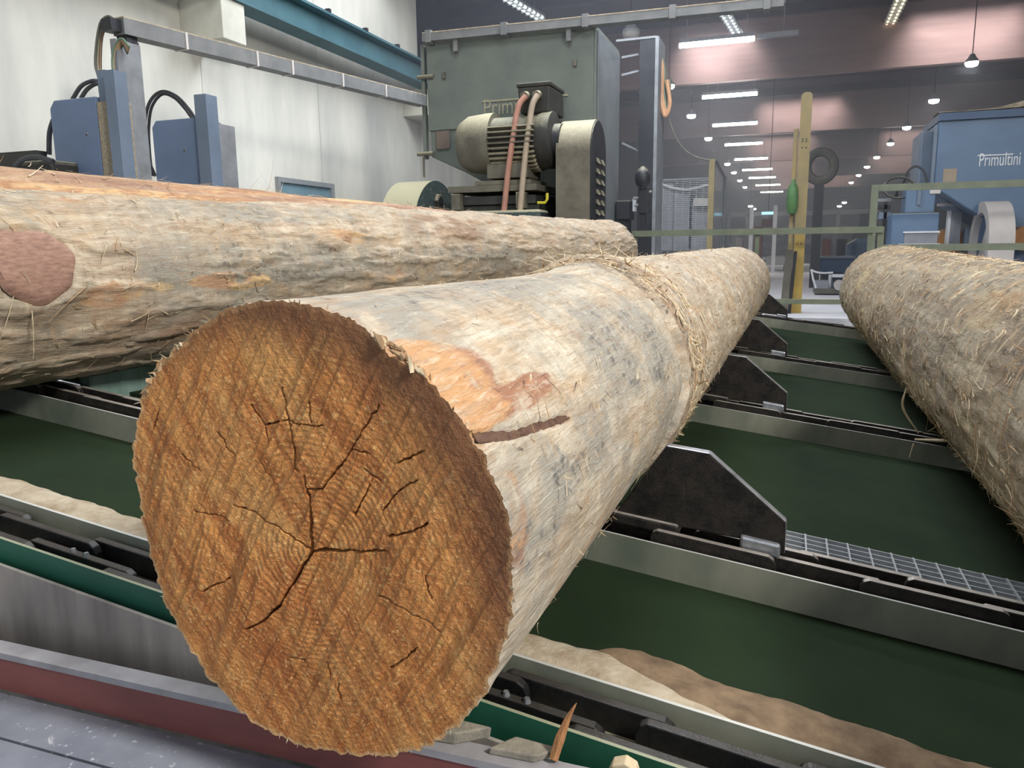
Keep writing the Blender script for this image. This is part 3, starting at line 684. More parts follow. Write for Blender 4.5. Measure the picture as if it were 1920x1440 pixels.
edge = np.clip(1.15-rimdist/(.035+.075*np.clip(np.cos(ang(tg-math.radians(50))), 0, 1)+.02*np.clip(np.cos(ang(tg-math.radians(-20))), 0, 1)), 0, 1)*np.clip(.45+.75*np.cos(ang(tg-math.radians(48))), 0, 1)
V = np.stack([FX, FYv, FZt], -1).reshape(-1, 3)-pith
I = np.arange(NR*NTF).reshape(NR, NTF); J = np.roll(I, -1, 1)
Q = np.stack([I[:-1], I[1:], J[1:], J[:-1]], -1).reshape(-1, 4)
me = bpy.data.meshes.new('cut_face'); me.vertices.add(len(V)); me.vertices.foreach_set('co', V.ravel())
me.loops.add(Q.size); me.loops.foreach_set('vertex_index', Q.ravel()); me.polygons.add(len(Q)); me.polygons.foreach_set('loop_start', np.arange(0, Q.size, 4)); me.polygons.foreach_set('use_smooth', np.ones(len(Q), bool)); me.update(calc_edges=True)
at_ = me.color_attributes.new('stain_shade', 'FLOAT_COLOR', 'POINT'); CC = np.zeros((len(V), 4), np.float32); CC[:, 0] = edge.ravel(); CC[:, 1] = sstep(.5, 1, crack).ravel(); CC[:, 2] = (sstep(.978, .992, QQ+.006*vnoise(tg*40, 0, 0, 39))*np.clip(.75-.6*np.cos(ang(tg-math.radians(60))), 0, 1)).ravel(); at_.data.foreach_set('color', CC.ravel())
me.materials.append(MATS['log_face'])
fo = bpy.data.objects.new('cut_face', me); COL.objects.link(fo); fo.parent = cl; fo.location = pith+np.array([0, 0, H])-np.array(WLOC[cl.name]); fo['label'] = 'orange-brown cut face with radial cracks'
end_cap(VC[-1], cl, 'far_end_face', 'wood_offcut', False)
# dark bark seam left in the gouge
m = MB(); vs = []; nS = 40
for i in range(nS):
    y = .905+(1.235-.905)*i/(nS-1); tc = math.radians(np.interp(y, [.87, 1.0, 1.23], [34, 28, 23]))
    R0 = float(shC(np.array([[y, 3.]]), np.array([[tc, tc]]), np.array([[.335, .335]]))[0, 0]) if False else None
    k = math.exp(-(y-.9)/.45); rr = .335*(1-k)+float(outline_r(np.array(tc)))*k
    cc = C0+(C1-C0)*((y-.9)/(C1[1]-.9))
    w_ = .0085*(1-.6*max(0, (i-nS*.8)/(nS*.2)))*(1+.25*float(vnoise(y*60, 0, 0, 41)))
    for s in (-1, -.4, .4, 1):
        t_ = tc+s*w_/.335; h = -.0035+(.001 if abs(s) < .5 else 0)+.0018*float(vnoise(y*140, s*3, 0, 42))
        vs.append((cc[0]+(rr+h)*math.cos(t_), y, cc[2]+(rr+h)*math.sin(t_)))
fs = [(i*4+j, i*4+j+1, i*4+5+j, i*4+4+j) for i in range(nS-1) for j in range(3)]
simple('bark_seam', srgb(122, 92, 74), srgb(84, 62, 52), 60, .9, 0, .6)
m.add(vs, fs); o = m.build('bark_seam', 'bark_seam', cl, smooth=True); o['label'] = 'dark strip of bark left in a gouge'
def hC1(y, th): return float(hC(np.array([[y]]), np.array([[th]]))[0, 0])
PALE = ['pale_splinter', 'wood_splinter', 'pale_splinter']
def yring():
    return 2.36+abs(random.gauss(0, .25)) if random.random() < .55 else random.uniform(2.4, 7.5)
fibres(LC, cl, 1500, yring, lambda: math.radians(random.uniform(-60, 150)), PALE, .015, .10, .022, .019, 1.1, .0015, .006)
fibres(LC, cl, 260, lambda: random.uniform(.98, 2.3), lambda: math.radians(random.uniform(-50, 130)), PALE, .01, .05, .015, .001, .8, .0008, .0025)
# tuft of torn strips on the crest behind the ring
def crest():
    return math.radians(random.gauss(88, 22))
fibres(LC, cl, 75, lambda: random.gauss(2.55, .12), crest, PALE, .06, .20, .07, .03, .9, .002, .007, 'torn_bark_strip')
# ragged slivers round the rim
mb = MB()
for i in range(80):
    t_ = random.uniform(0, 2*math.pi); rr = float(outline_r(np.array(t_)))
    p = C0+rr*np.array([math.cos(t_), 0, math.sin(t_)])*1.0; nn = np.array([math.cos(t_), 0, math.sin(t_)]); tt = np.array([-nn[2], 0, nn[0]])
    L = random.uniform(.002, .009)*(2 if 2.0 < ang(t_) < 2.6 else 1); d = nrm(nn*random.uniform(.2, 1)+tt*random.gauss(0, .7)+np.array([0, random.gauss(-.2, .5), 0])); w_ = random.uniform(.0012, .004)
    sd = nrm(np.cross(d, [0, 1, .1])); b = p-nn*.006+np.array([0, random.uniform(0, .01), 0])
    mb.add([b-sd*w_, b+sd*w_, b+np.array([0, w_*2, 0]), p+d*L], [(0, 1, 3), (1, 2, 3), (2, 0, 3), (0, 2, 1)], random.randrange(2))
for k in range(46):
    lo_, hi_ = ((118, 152), (52, 66))[k % 3 == 0]; t_ = math.radians(random.uniform(lo_, hi_)); rr = float(outline_r(np.array(t_)))
    nn = np.array([math.cos(t_), 0, math.sin(t_)]); tt = np.array([-nn[2], 0, nn[0]]); p = C0+nn*(rr-.004)+np.array([0, random.uniform(-.004, .02), 0])
    L = random.uniform(.012, .034); d = nrm(tt*random.choice((-1, 1))+nn*random.uniform(0, .5)+np.array([0, random.gauss(0, .6), 0])); wv = random.uniform(.003, .007); sd = nrm(np.cross(d, nn))
    mb.add([p-sd*wv-d*L*.4, p+sd*wv-d*L*.3, p+nn*wv*1.2, p-nn*wv, p+d*L*.7], [(0, 2, 1), (0, 1, 3), (0, 3, 4), (3, 1, 4), (1, 2, 4), (2, 0, 4)], random.randrange(2))
o = mb.build('rim_sliver', ['wood_splinter', 'pale_splinter'], cl); o['kind'] = 'stuff'

# ---- left log with the sawn knot
def ext(c0, c1, y): k = (y-c0[1])/(c1[1]-c0[1]); return c0+(c1-c0)*k
l0 = np.array([-2.734, 1.2, -.128]); l1 = np.array([-1.925, 8.554, -.089]); LL = (ext(l0, l1, .8), .342, l1, .37)
def hL(Y, T):
    h = .012*fbm(Y*1.6, np.cos(T)*1.2, np.sin(T)*1.2, 3, 51)+.003*fbm(Y*8, np.cos(T)*9, np.sin(T)*9, 4, 52)
    fl_ = fbm(Y*4+T*.8, np.cos(T)*7, np.sin(T)*7, 4, 53); h += .007*sstep(-.02, .04, fl_)+.005*sstep(.15, .2, fl_)
    d = np.sqrt(((Y-1.86)/.17)**2+(ang(T-math.radians(14))*.35/.14)**2); h += .032*(1-sstep(.7, 1.6, d))-.016*(1-sstep(.8, .95, d))
    h += .02*np.exp(-((Y-5.6)/.3)**2-(ang(T-1.5)/.7)**2)+.016*np.exp(-((Y-4.2)/.2)**2-(ang(T-1.3)/.6)**2)
    return h
def cL(Y, T):
    o = .7*blob(Y, T, 2.2, -5, .25, .07, .35)+.7*blob(Y, T, 2.75, 0, .35, .05, .35)+.6*blob(Y, T, 5.9, 65, .12, .05, .35)+.5*blob(Y, T, 3.6, 30, .25, .05, .35)+.5*blob(Y, T, 4.9, 25, .1, .1, .35)
    g = .8*blob(Y, T, 2.9, 10, .7, .12, .35)+.7*blob(Y, T, 4.4, 5, 1.5, .12, .35)+.6*blob(Y, T, 3.1, 55, .8, .08, .35)
    b = .55*blob(Y, T, 1.9, -35, .8, .25, .35)+.5*blob(Y, T, 3.2, -30, 1.2, .15, .35)+.6*blob(Y, T, 4.6, 45, .6, .15, .35)+.45*sstep(4, 5, Y)+.5*blob(Y, T, 1.65, 70, .3, .15, .35)
    o = o+np.clip(1.2*fbm(Y*1.8, np.cos(T)*5, np.sin(T)*5, 4, 57)-.05, 0, .65)
    return np.clip(o*(.8+.6*fbm(Y*8, T*5, 0, 4, 54)), 0, 1), np.clip(g*(.7+.7*fbm(Y*9, T*7, 1, 4, 55)), 0, 1), np.clip(b*(.8+.6*fbm(Y*7, T*5, 1, 3, 56)), 0, 1)
ll = thing('debarked_log', LL[0]+np.array([.2, 3, -.35]), 'pale weathered log with a big sawn knot, lying left of the cracked log', 'log', 'logs on the chain conveyor')
ysL = np.concatenate([np.linspace(.8, 4.2, 300, endpoint=False), np.linspace(4.2, 8.554, 220)])
oL, VL = log_body(LL, ll, 'log_weathered', ysL, 300, hL, cL)
end_cap(VL[0], ll, 'near_end_face', 'wood_offcut', True); end_cap(VL[-1], ll, 'far_end_face', 'wood_offcut', False)
simple('knot_wood', srgb(178, 140, 120), srgb(138, 104, 90), 14, .8, 0, .6, (1, 2, 7))
m = MB(); n = 48; vs = []; cen, nn, tt = surf_frame(LL, 1.86, math.radians(14), .036); ax = np.array([0, 1, 0])
for q_ in (1.0, .93, .7, .4):
    for i in range(n):
        a = 2*math.pi*i/n; rr = q_*(1+.05*math.sin(3*a)+.04*math.sin(7*a))
        vs.append(cen+ax*.155*rr*math.cos(a)+tt*.125*rr*math.sin(a)+nn*((-.014 if q_ == 1 else .004)+.003*float(vnoise(a*5, q_*9, 0, 61))-.018*(rr*math.sin(a))**2))
vs.append(cen+nn*.006)
fs = [(r*n+i, r*n+(i+1) % n, (r+1)*n+(i+1) % n, (r+1)*n+i) for r in range(3) for i in range(n)]+[(3*n+i, 3*n+(i+1) % n, 4*n) for i in range(n)]
m.add(vs, fs); o = m.build('sawn_knot', 'knot_wood', ll, smooth=True, angle=60); o['label'] = 'flush-sawn reddish branch knot'
fibres(LL, ll, 520, lambda: random.uniform(1.3, 8.4) if random.random() < .6 else random.uniform(1.5, 3), lambda: math.radians(random.uniform(-60, 120)), PALE, .015, .08, .010, .009, .35, .0015, .005)
fibres(LL, ll, 36, lambda: random.gauss(1.8, .25), lambda: math.radians(random.gauss(30, 30)), PALE, .08, .25, .05, .03, .5, .001, .003)
# ---- brown log behind it
LB = (ext(np.array([-3.5, 1.2, .005]), np.array([-2.72, 8.36, -.073]), .8), .395, np.array([-2.72, 8.36, -.073]), .394)
bl = thing('barked_log', LB[0]+np.array([0, 3, -.39]), 'reddish-brown log with bark scraps, hidden mostly behind the knotted log', 'log', 'logs on the chain conveyor')
def hB(Y, T):
    f_ = fbm(Y*2.5, np.cos(T)*9, np.sin(T)*9, 4, 63); return .01*fbm(Y*1.5, np.cos(T)*2, np.sin(T)*2, 3, 62)+.008*sstep(0, .05, f_)
def cB(Y, T):
    return np.clip(1.7*fbm(Y*1.4, np.cos(T)*9, np.sin(T)*9, 4, 64)+.3, 0, 1), np.clip(.5*fbm(Y*2, np.cos(T)*4, np.sin(T)*4, 3, 65)+.2, 0, 1), np.clip(.35+.8*fbm(Y*2, np.cos(T)*8, np.sin(T)*8, 3, 66), 0, 1)
oB, VB = log_body(LB, bl, 'log_brown', np.linspace(.8, 8.36, 320), 220, hB, cB)
end_cap(VB[0], bl, 'near_end_face', 'wood_offcut', True); end_cap(VB[-1], bl, 'far_end_face', 'wood_offcut', False)
fibres(LB, bl, 300, lambda: random.uniform(1.5, 8), lambda: math.radians(random.uniform(40, 140)), PALE, .03, .16, .04, .012, .3, .001, .004)
fibres(LB, bl, 14, lambda: random.gauss(4.35, .12), lambda: math.radians(random.gauss(85, 10)), PALE, .12, .26, .22, .01, .5, .001, .002)
# ---- right log, shaggy
r0_ = np.array([.959, 1.2, -.541]); r1_ = np.array([.966, 8.629, -.467]); LR = (ext(r0_, r1_, .9), .384, r1_, .438)
rl = thing('debarked_log', LR[0]+np.array([0, 3, -.4]), 'shaggy grey-brown debarked log with hanging fibres at the right edge', 'log', 'logs on the chain conveyor')
def hR(Y, T):
    f_ = fbm(Y*3+T*.6, np.cos(T)*7, np.sin(T)*7, 4, 73)
    return .012*fbm(Y*1.5, np.cos(T)*1.5, np.sin(T)*1.5, 3, 71)+.004*fbm(Y*9, np.cos(T)*9, np.sin(T)*9, 4, 72)+.004*sstep(0, .05, f_)+.004*sstep(.18, .22, f_)
def cR(Y, T):
    f_ = fbm(Y*1.3, np.cos(T)*3, np.sin(T)*3, 4, 74)
    return np.clip(.45+.7*f_, 0, 1)*.8, np.clip(.25+.9*fbm(Y*1.2, np.cos(T)*3, np.sin(T)*3, 3, 75)+.35*(np.sin(T) > .5), 0, 1), np.clip(.5+.7*fbm(Y*2, np.cos(T)*5, np.sin(T)*5, 4, 76), 0, 1)
oR, VR = log_body(LR, rl, 'log_fibrous', np.concatenate([np.linspace(.9, 4.5, 330, endpoint=False), np.linspace(4.5, 8.629, 220)]), 300, hR, cR)
end_cap(VR[0], rl, 'near_end_face', 'wood_offcut', True); end_cap(VR[-1], rl, 'far_end_face', 'wood_offcut', False)
fibres(LR, rl, 4200, lambda: random.uniform(1.3, 8.4), lambda: math.radians(random.uniform(70, 235)), PALE+['wood_splinter'], .02, .12, .02, .012, .9, .0015, .005)
fibres(LR, rl, 40, lambda: random.gauss(3.3, .9), lambda: math.radians(random.gauss(205, 10)), PALE, .04, .13, .06, .012, .8, .0015, .004)
# loose splinters
def splinter(pts, ws, mat, label):
    m = MB(); P = [np.array(p, float) for p in pts]; m.tube(spline(P, 5), list(np.interp(np.linspace(0, 1, (len(P)-1)*5+1), np.linspace(0, 1, len(P)), ws)), 6)
    o = m.build('wood_splinter', mat, smooth=True, angle=50); return tag(o, label, 'splinter')
splinter([at_y(1038, 1424, 1.03), at_y(1050, 1385, 1.045), at_y(1066, 1345, 1.06), at_y(1081, 1318, 1.07)], [.008, .009, .005, .0008], 'brown_splinter', 'brown wood splinter standing against the bright green conveyor face')
splinter([at_y(1699, 728, 3.5), at_y(1693, 765, 3.5), at_y(1722, 812, 3.5)], [.003, .006, .003], 'pale_splinter', 'bent pale splinter dangling beside the shaggy log')
splinter([at_y(1715, 824, 3.3), at_y(1760, 826, 3.3), at_y(1830, 829, 3.3)], [.004, .006, .003], 'pale_splinter', 'straight pale splinter lying across the third chain below the shaggy log')
splinter([at_y(1705, 858, 3.35), at_y(1713, 832, 3.35)], [.002, .003], 'pale_splinter', 'short thin splinter hanging below the straight pale one')
p_ = at_y(1165, 1436, 1.06)
o = MB().prism([p_+np.array(d) for d in ((-.025, 0, -.03), (.03, 0, -.03), (.022, 0, -.004), (.005, 0, .004), (-.015, 0, -.004))], (0, .02, .004)).build('wood_chip', 'pale_splinter', bevel=.002); tag(o, 'pale wood chip at the very bottom edge by the green beam', 'chip')
#@@PART4
# ================================================================== BAND SAW behind the logs
SY = 10.2
saw = thing('band_saw', at_y(960, 400, SY+.7)*np.array([1, 1, 0])+np.array([0, 0, FZ]), 'large dusty grey-green band saw headrig with an electric motor on its front', 'saw')
def S(u, v, dy=0): return at_y(u, v, SY+dy)
hx0, hx1 = S(797, 80)[0], S(1118, 47)[0]; ht = S(960, 63)[2]; 
m = MB(); hb = S(805, 295)[2]
m.prism([(hx0, SY, ht), (hx1, SY, ht), (hx1, SY, FZ), (hx1-1.0, SY, FZ), (hx1-1.0, SY, S(1000, 380)[2]), (S(870, 318)[0], SY, S(870, 322)[2]), (hx0+.05, SY, hb)], (0, 1.45, 0), 0)
body = m.build('housing', 'saw_green', saw, bevel=.015)
MB().box(hx0+.03, hx1-.03, SY-.03, SY-.001, hb+.35, ht-.05).build('housing_door', 'saw_green', saw, bevel=.008)
MB().box(hx1+.001, hx1+.02, SY+.06, SY+1.40, FZ+.1, ht-.06).build('side_cover', 'saw_side', saw, bevel=.006)
MB().box(hx0-.07, hx0-.02, SY-.01, SY+.06, hb-.02, ht-.02).build('door_edge', 'saw_green', saw)
for v in (147, 290):
    a = S(786, v); MB().cyl(a+np.array([0, -.05, 0]), a+np.array([.24, -.05, 0]), .028, .028, 10).build('hinge_pin', 'motor_grey', saw, smooth=True)
a = S(797, 296); MB().cyl(a+np.array([0, -.05, .04]), a+np.array([0, -.05, -.27]), .018, .018, 8).build('tension_screw', 'motor_grey', saw, smooth=True)
for u, v in ((833, 142), (1079, 118)):
    a = S(u, v, -.035); MB().box(a[0]-.02, a[0]+.02, a[1]-.03, a[1], a[2]-.04, a[2]+.04).build('lifting_lug', 'motor_grey', saw)
a = S(818, 246, -.036); MB().box(a[0], a[0]+.2, a[1]-.004, a[1], a[2]-.24, a[2]+.0).build('rating_plate', 'plate_brown', saw)
for u in (835, 1018): pass
# raised maker's lettering half hidden by the motor
a = S(906, 217, -.032); lt = text('lettering', 'Primultini', a, .30, .78, 'logo_metal', saw, .008)
b0, b1 = S(904, 191, -.033), S(990, 183, -.033); MB().box(b0[0], b1[0]+.55, SY-.045, SY-.03, b0[2]-.012, b0[2]+.012).build('lettering_bar', 'logo_metal', saw)
# motor
MY = SY-.62; Mx = lambda u: at_y(u, 262, MY)[0]; mz = at_y(960, 268, MY)[2]; mr = (at_y(960, 214, MY)[2]-at_y(960, 325, MY)[2])/2
m = MB(); xs = [Mx(868), Mx(870), Mx(885), Mx(918), Mx(932)]; m.tube([(x, MY, mz) for x in xs], [mr*.72, mr*.8, mr*.98, mr*1.04, mr*1.04], 40); m.build('fan_cowl', 'motor_grey', saw, smooth=True)
m = MB().cyl((Mx(930), MY, mz), (Mx(1018), MY, mz), mr*.86, mr*.86, 40); m.build('motor_body', 'motor_dark', saw, smooth=True)
fp = None
for k in range(26):
    a = math.radians(-205+k*10.4+(0))
    if 62 < math.degrees(a) % 360 < 118: continue
    d = np.array([0, math.cos(a), math.sin(a)]); p0 = np.array([Mx(926), MY, mz])+d*mr*.84; p1 = np.array([Mx(1016), MY, mz])+d*mr*.84
    MB().bar(p0+d*mr*.09, p1+d*mr*.09, .018, mr*.2, d).build('cooling_fin', 'motor_grey', saw)
m = MB(); m.tube([(Mx(u), MY, mz) for u in (1014, 1022, 1040, 1043)], [mr*.9, mr*.95, mr*.95, mr*.8], 36); m.build('end_shield', 'motor_dark', saw, smooth=True)
m = MB().cyl((Mx(1040), MY, mz-.02), (Mx(1056), MY, mz-.02), mr*.6, mr*.6, 24); m.build('shaft_collar', 'machine_black', saw, smooth=True)
# terminal box with two glands and hoses
TY = MY-.12; tx0, tx1 = at_y(971, 180, TY)[0], at_y(1032, 180, TY)[0]; tz0, tz1 = at_y(1000, 212, TY)[2], at_y(1000, 163, TY)[2]
m = MB(); m.hexa([(tx0+.03, TY, tz0), (tx1-.02, TY, tz0), (tx1+.02, TY+.55, tz0), (tx0+.03, TY+.55, tz0), (tx0, TY-.02, tz1), (tx1, TY-.02, tz1), (tx1, TY+.58, tz1), (tx0, TY+.58, tz1)]); tb = m.build('terminal_box', 'motor_dark', saw, bevel=.02)
MB().box(tx0-.01, tx1+.01, TY-.03, TY+.6, tz1, tz1+.05).build('terminal_lid', 'motor_dark', tb, bevel=.012)
MB().box(tx0+.12, tx1-.04, TY+.03, TY+.5, mz+mr*.7, tz0).build('terminal_neck', 'motor_dark', saw)
for u, v, pts, mt in ((986, 180, [(986, 180), (972, 200), (963, 250), (953, 320), (945, 396)], 'hose_salmon'), (1008, 178, [(1008, 178), (998, 198), (990, 250), (982, 320), (975, 396)], 'hose_beige')):
    p = at_y(u, v, TY-.03); MB().cyl(p+np.array([0, .05, .01]), p+np.array([0, -.07, -.01]), .055, .05, 12).build('cable_gland', 'motor_grey', saw, smooth=True)
    MB().tube(spline([at_y(a, b, TY-.10-.05*i) for i, (a, b) in enumerate(pts)], 6), .036, 10).build('cable_hose', mt, saw, smooth=True)
# motor foot and slide base
m = MB(); m.box(Mx(925), Mx(1000), MY-.25, MY+.3, mz-mr*1.25, mz-mr*.72); m.build('motor_foot', 'motor_grey', saw, bevel=.01)
def zpx(v, y): return at_y(960, v, y)[2]
BY_ = MY-.3
m = MB(); m.box(Mx(905), Mx(1008), BY_, BY_+.7, zpx(345, BY_), zpx(337, BY_)); m.build('foot_rail', 'motor_grey', saw)
m = MB(); m.box(Mx(857), Mx(1020), BY_-.03, BY_+.9, zpx(358, BY_), zpx(346, BY_)); m.build('slide_rail', 'motor_grey', saw)
m = MB(); m.box(Mx(862), Mx(1016), BY_+.02, BY_+.9, zpx(382, BY_), zpx(366, BY_)); m.build('slide_rail', 'motor_dark', saw)
for u0, u1 in ((865, 881), (984, 1000)):
    m = MB(); m.box(Mx(u0), Mx(u1), BY_-.08, BY_+.1, zpx(392, BY_), zpx(361, BY_)); m.build('slide_block', 'motor_grey', saw, bevel=.008)
MB().box(Mx(850), Mx(1022), BY_+.05, SY, FZ, zpx(384, BY_)).build('saw_base', 'motor_dark', saw)
MB().tube([at_y(1008, 380, BY_-.05), at_y(1022, 380, BY_-.05), at_y(1026, 374, BY_-.05), at_y(1026, 362, BY_-.05)], .018, 6).build('yellow_hose', 'yellow_plastic', saw, smooth=True)
# belt guard with rounded top and louvred flank
gy = SY-.85; gx0, gx1 = at_y(1042, 300, gy)[0], at_y(1106, 300, gy)[0]; gz = at_y(1080, 216, gy)[2]; gr_ = .42
prof = [(gy, FZ), (gy, gz-gr_)]+[(gy+gr_-gr_*math.cos(t), gz-gr_+gr_*math.sin(t)) for t in np.linspace(.15, math.pi-.15, 14)]+[(gy+2*gr_, gz-gr_), (gy+2*gr_, FZ)]
m = MB(); m.prism([(gx0, a, b) for a, b in prof], (gx1-gx0, 0, 0)); gd = m.build('belt_guard', 'motor_grey', saw, smooth=True, angle=40)
m = MB(); m.prism([(gx1+.001, a*.96+.04*(gy+gr_), b if b < gz-gr_ else gz-gr_+(b-gz+gr_)*.96) for a, b in prof], (.012, 0, 0)); m.build('guard_flank', 'machine_black', gd)
for c in range(2):
    for r in range(9):
        yy = gy+.27+c*.26; zz = gz-.52-r*.125; m = MB(); m.hexa([(gx1+.013, yy, zz), (gx1+.045, yy, zz-.02), (gx1+.045, yy+.13, zz-.02), (gx1+.013, yy+.13, zz), (gx1+.013, yy, zz+.05), (gx1+.016, yy, zz+.05), (gx1+.016, yy+.13, zz+.05), (gx1+.013, yy+.13, zz+.05)]); m.build('louvre', 'motor_grey', gd)
# long dusty tray above the saw
o = thing('cable_tray', (at_y(800, 68, SY)[0], SY-.1, at_y(800, 68, SY)[2]), 'long grey cable tray with a dust crust running above the saw', 'cable tray')
p0, p1 = at_y(796, 73, SY-.1), at_y(1470, 6, SY-.1); MB().bar(p0, p1, .16, .1).build('tray', 'duct_grey', o)
MB().bar(p0+np.array([0, 0, .056]), p1+np.array([0, 0, .056]), .17, .012).build('dust_layer', 'sawdust', o)
for k in range(5):
    p = p0+(p1-p0)*(.02+k*.235); MB().box(p[0]-.04, p[0]+.04, p[1]-.1, p[1]+.1, p[2]-.07, p[2]+.085).build('tray_joint', 'duct_grey', o)
MB().bar(p1, p1+np.array([0, 0, 3.0]), .03, .03, (1, 0, 0)).build('hanger', 'duct_grey', o)
for k in (.1, .44): p = p0+(p1-p0)*k; MB().box(p[0]-.03, p[0]+.03, p[1]-.03, p[1]+.03, p[2]-.2, p[2]-.05).build('hanger', 'duct_grey', o)
# semicircular hood left of the saw
HY = 8.95; hc = at_y(800, 395, HY); hr = .75
hx = at_y(800, 370, HY)[0]-.20; cz = at_y(800, 329, HY)[2]-hr
hd = thing('round_guard_hood', (hx-.25, HY+hr, cz-.6), 'dusty olive half-round guard hood with a hexagon nut, left of the saw', 'guard')
prof = [(HY+hr-hr*math.cos(t), cz+hr*math.sin(t)) for t in np.linspace(0, math.pi, 30)]; prof = [(HY, FZ)]+prof+[(HY+2*hr, FZ)]
m = MB(); m.prism([(hx-.5, a, b) for a, b in prof], (.5, 0, 0)); m.build('hood_shell', 'hood_green', hd, smooth=True, angle=40)
m = MB(); a = np.array([hx, HY+hr, at_y(796, 378, HY+hr)[2]]); hexr = .10
m.prism([(hx, a[1]+hexr*math.cos(t), a[2]+hexr*math.sin(t)) for t in np.linspace(0, 2*math.pi, 7)[:-1]], (.05, 0, 0)); nt_ = m.build('hex_nut', 'motor_grey', hd, bevel=.008)
MB().cyl((hx+.045, a[1], a[2]), (hx+.056, a[1], a[2]), .066, .066, 20).build('bore', 'machine_black', nt_, smooth=True)
# low dusty table in front of the motor
ty = 9.05; o = thing('outfeed_guard', (at_y(940, 405, ty)[0], ty+.2, FZ), 'low dusty green sheet guard between the motor and the logs', 'guard')
x0, x1 = at_y(850, 400, ty)[0], at_y(1012, 400, ty)[0]; z1 = at_y(950, 394, ty)[2]
MB().box(x0, x1, ty, ty+.38, z1-.30, z1).build('guard_sheet', 'hood_green', o, bevel=.03); MB().box(x0+.1, x1-.1, ty+.05, ty+.33, FZ, z1-.3).build('guard_stand', 'machine_black', o)
MB().box(x1+.001, x1+.012, ty+.05, ty+.33, z1-.28, z1-.04).build('end_plate', 'machine_black', o)
# dark column right of the saw
CY = 11.9
co = thing('machine_column', (at_y(1213, 300, CY)[0], CY+.3, FZ), 'tall dark steel column with a pale edge right of the saw', 'column')
cx0, cx1 = at_y(1197, 250, CY)[0], at_y(1226, 250, CY)[0]; ct = at_y(1210, 73, CY)[2]
MB().box(cx0, cx1, CY, CY+.35, FZ, ct).build('column_post', 'machine_black', co)
MB().box(cx1, cx1+.05, CY-.02, CY+.62, FZ, ct+.02).build('edge_flange', 'steel_dusty', co)
MB().box(cx0-.35, cx1+.02, CY-.01, CY+.1, ct, ct+.03).build('top_plate', 'steel_dusty', co)
for v0, v1 in ((108, 102), (141, 133), (268, 283)):
    MB().bar(at_y(1166, v0, CY+.1), at_y(1198, v1, CY+.1), .03, .03).build('cross_rod', 'steel_dusty', co)
bundle = thing('hose_bundle', (cx1+.2, CY+.4, at_y(1250, 215, CY)[2]), 'bundle of orange and green hoses looped on the dark column', 'hose')
for k, (mt, du) in enumerate((('orange_cable', 0), ('orange_cable', 4), ('green_cable', 8), ('grey_cable', 11), ('pale_cable', 6), ('orange_cable', 2))):
    pts = [(1234+du*.3, 98), (1240+du*.5, 130), (1238+du*.9, 175+du), (1246+du*.6, 217-du), (1256-du*.2, 195), (1250+du*.5, 150)]
    MB().tube(spline([at_y(a, b, CY+.3+.03*k) for a, b in pts], 6), .03, 7).build('hose', mt, bundle, smooth=True)
o = MB().tube(spline([at_y(a, b, CY+.35) for a, b in ((1251, 190), (1257, 232), (1276, 272), (1302, 293), (1331, 301))], 8), .012, 6).build('hanging_cable', 'grey_cable', smooth=True); tag(o, 'thin grey cable sagging from the hose bundle to the mesh fence', 'cable')
VY = 11.0
o = thing('pneumatic_valve', (at_y(1206, 400, VY)[0], VY, FZ), 'black valve unit with a round dusty dome on a stand beside the column', 'valve')
dz = at_y(1205, 330, VY); m = MB(); m.tube([dz+np.array([0, 0, -.17+.02*k]) for k in range(16)], [.045]*2+[.10*math.sqrt(max(.02, 1-((k-7)/7.5)**2))+.005 for k in range(2, 16)], 18); m.build('dome', 'machine_black', o, smooth=True)
pbox(MB(), 1197, 352, 1216, 400, VY, .15).build('valve_body', 'machine_black', o, bevel=.01)
MB().box(dz[0]-.04, dz[0]+.04, VY+.03, VY+.11, FZ, at_y(1205, 398, VY)[2]).build('stand', 'machine_black', o)
for u, v in ((1188, 372), (1222, 360), (1190, 385)): p = at_y(u, v, VY+.05); MB().cyl(p, np.array([dz[0], VY+.05, p[2]]), .02, .02, 8).build('pipe_stub', 'steel_dusty', o, smooth=True)
o = thing('drive_box', (at_y(1170, 400, VY+.3)[0], VY+.4, FZ), 'small dark drive box between the saw and the valve', 'box')
pbox(MB(), 1154, 376, 1182, 412, VY+.3, .3).build('box_body', 'machine_black', o, bevel=.015); pbox(MB(), 1160, 408, 1178, 520, VY+.35, .2).build('pedestal', 'machine_black', o); pbox(MB(), 1186, 372, 1192, 396, VY+.28, .06).build('sight_glass', 'white_paint', o)

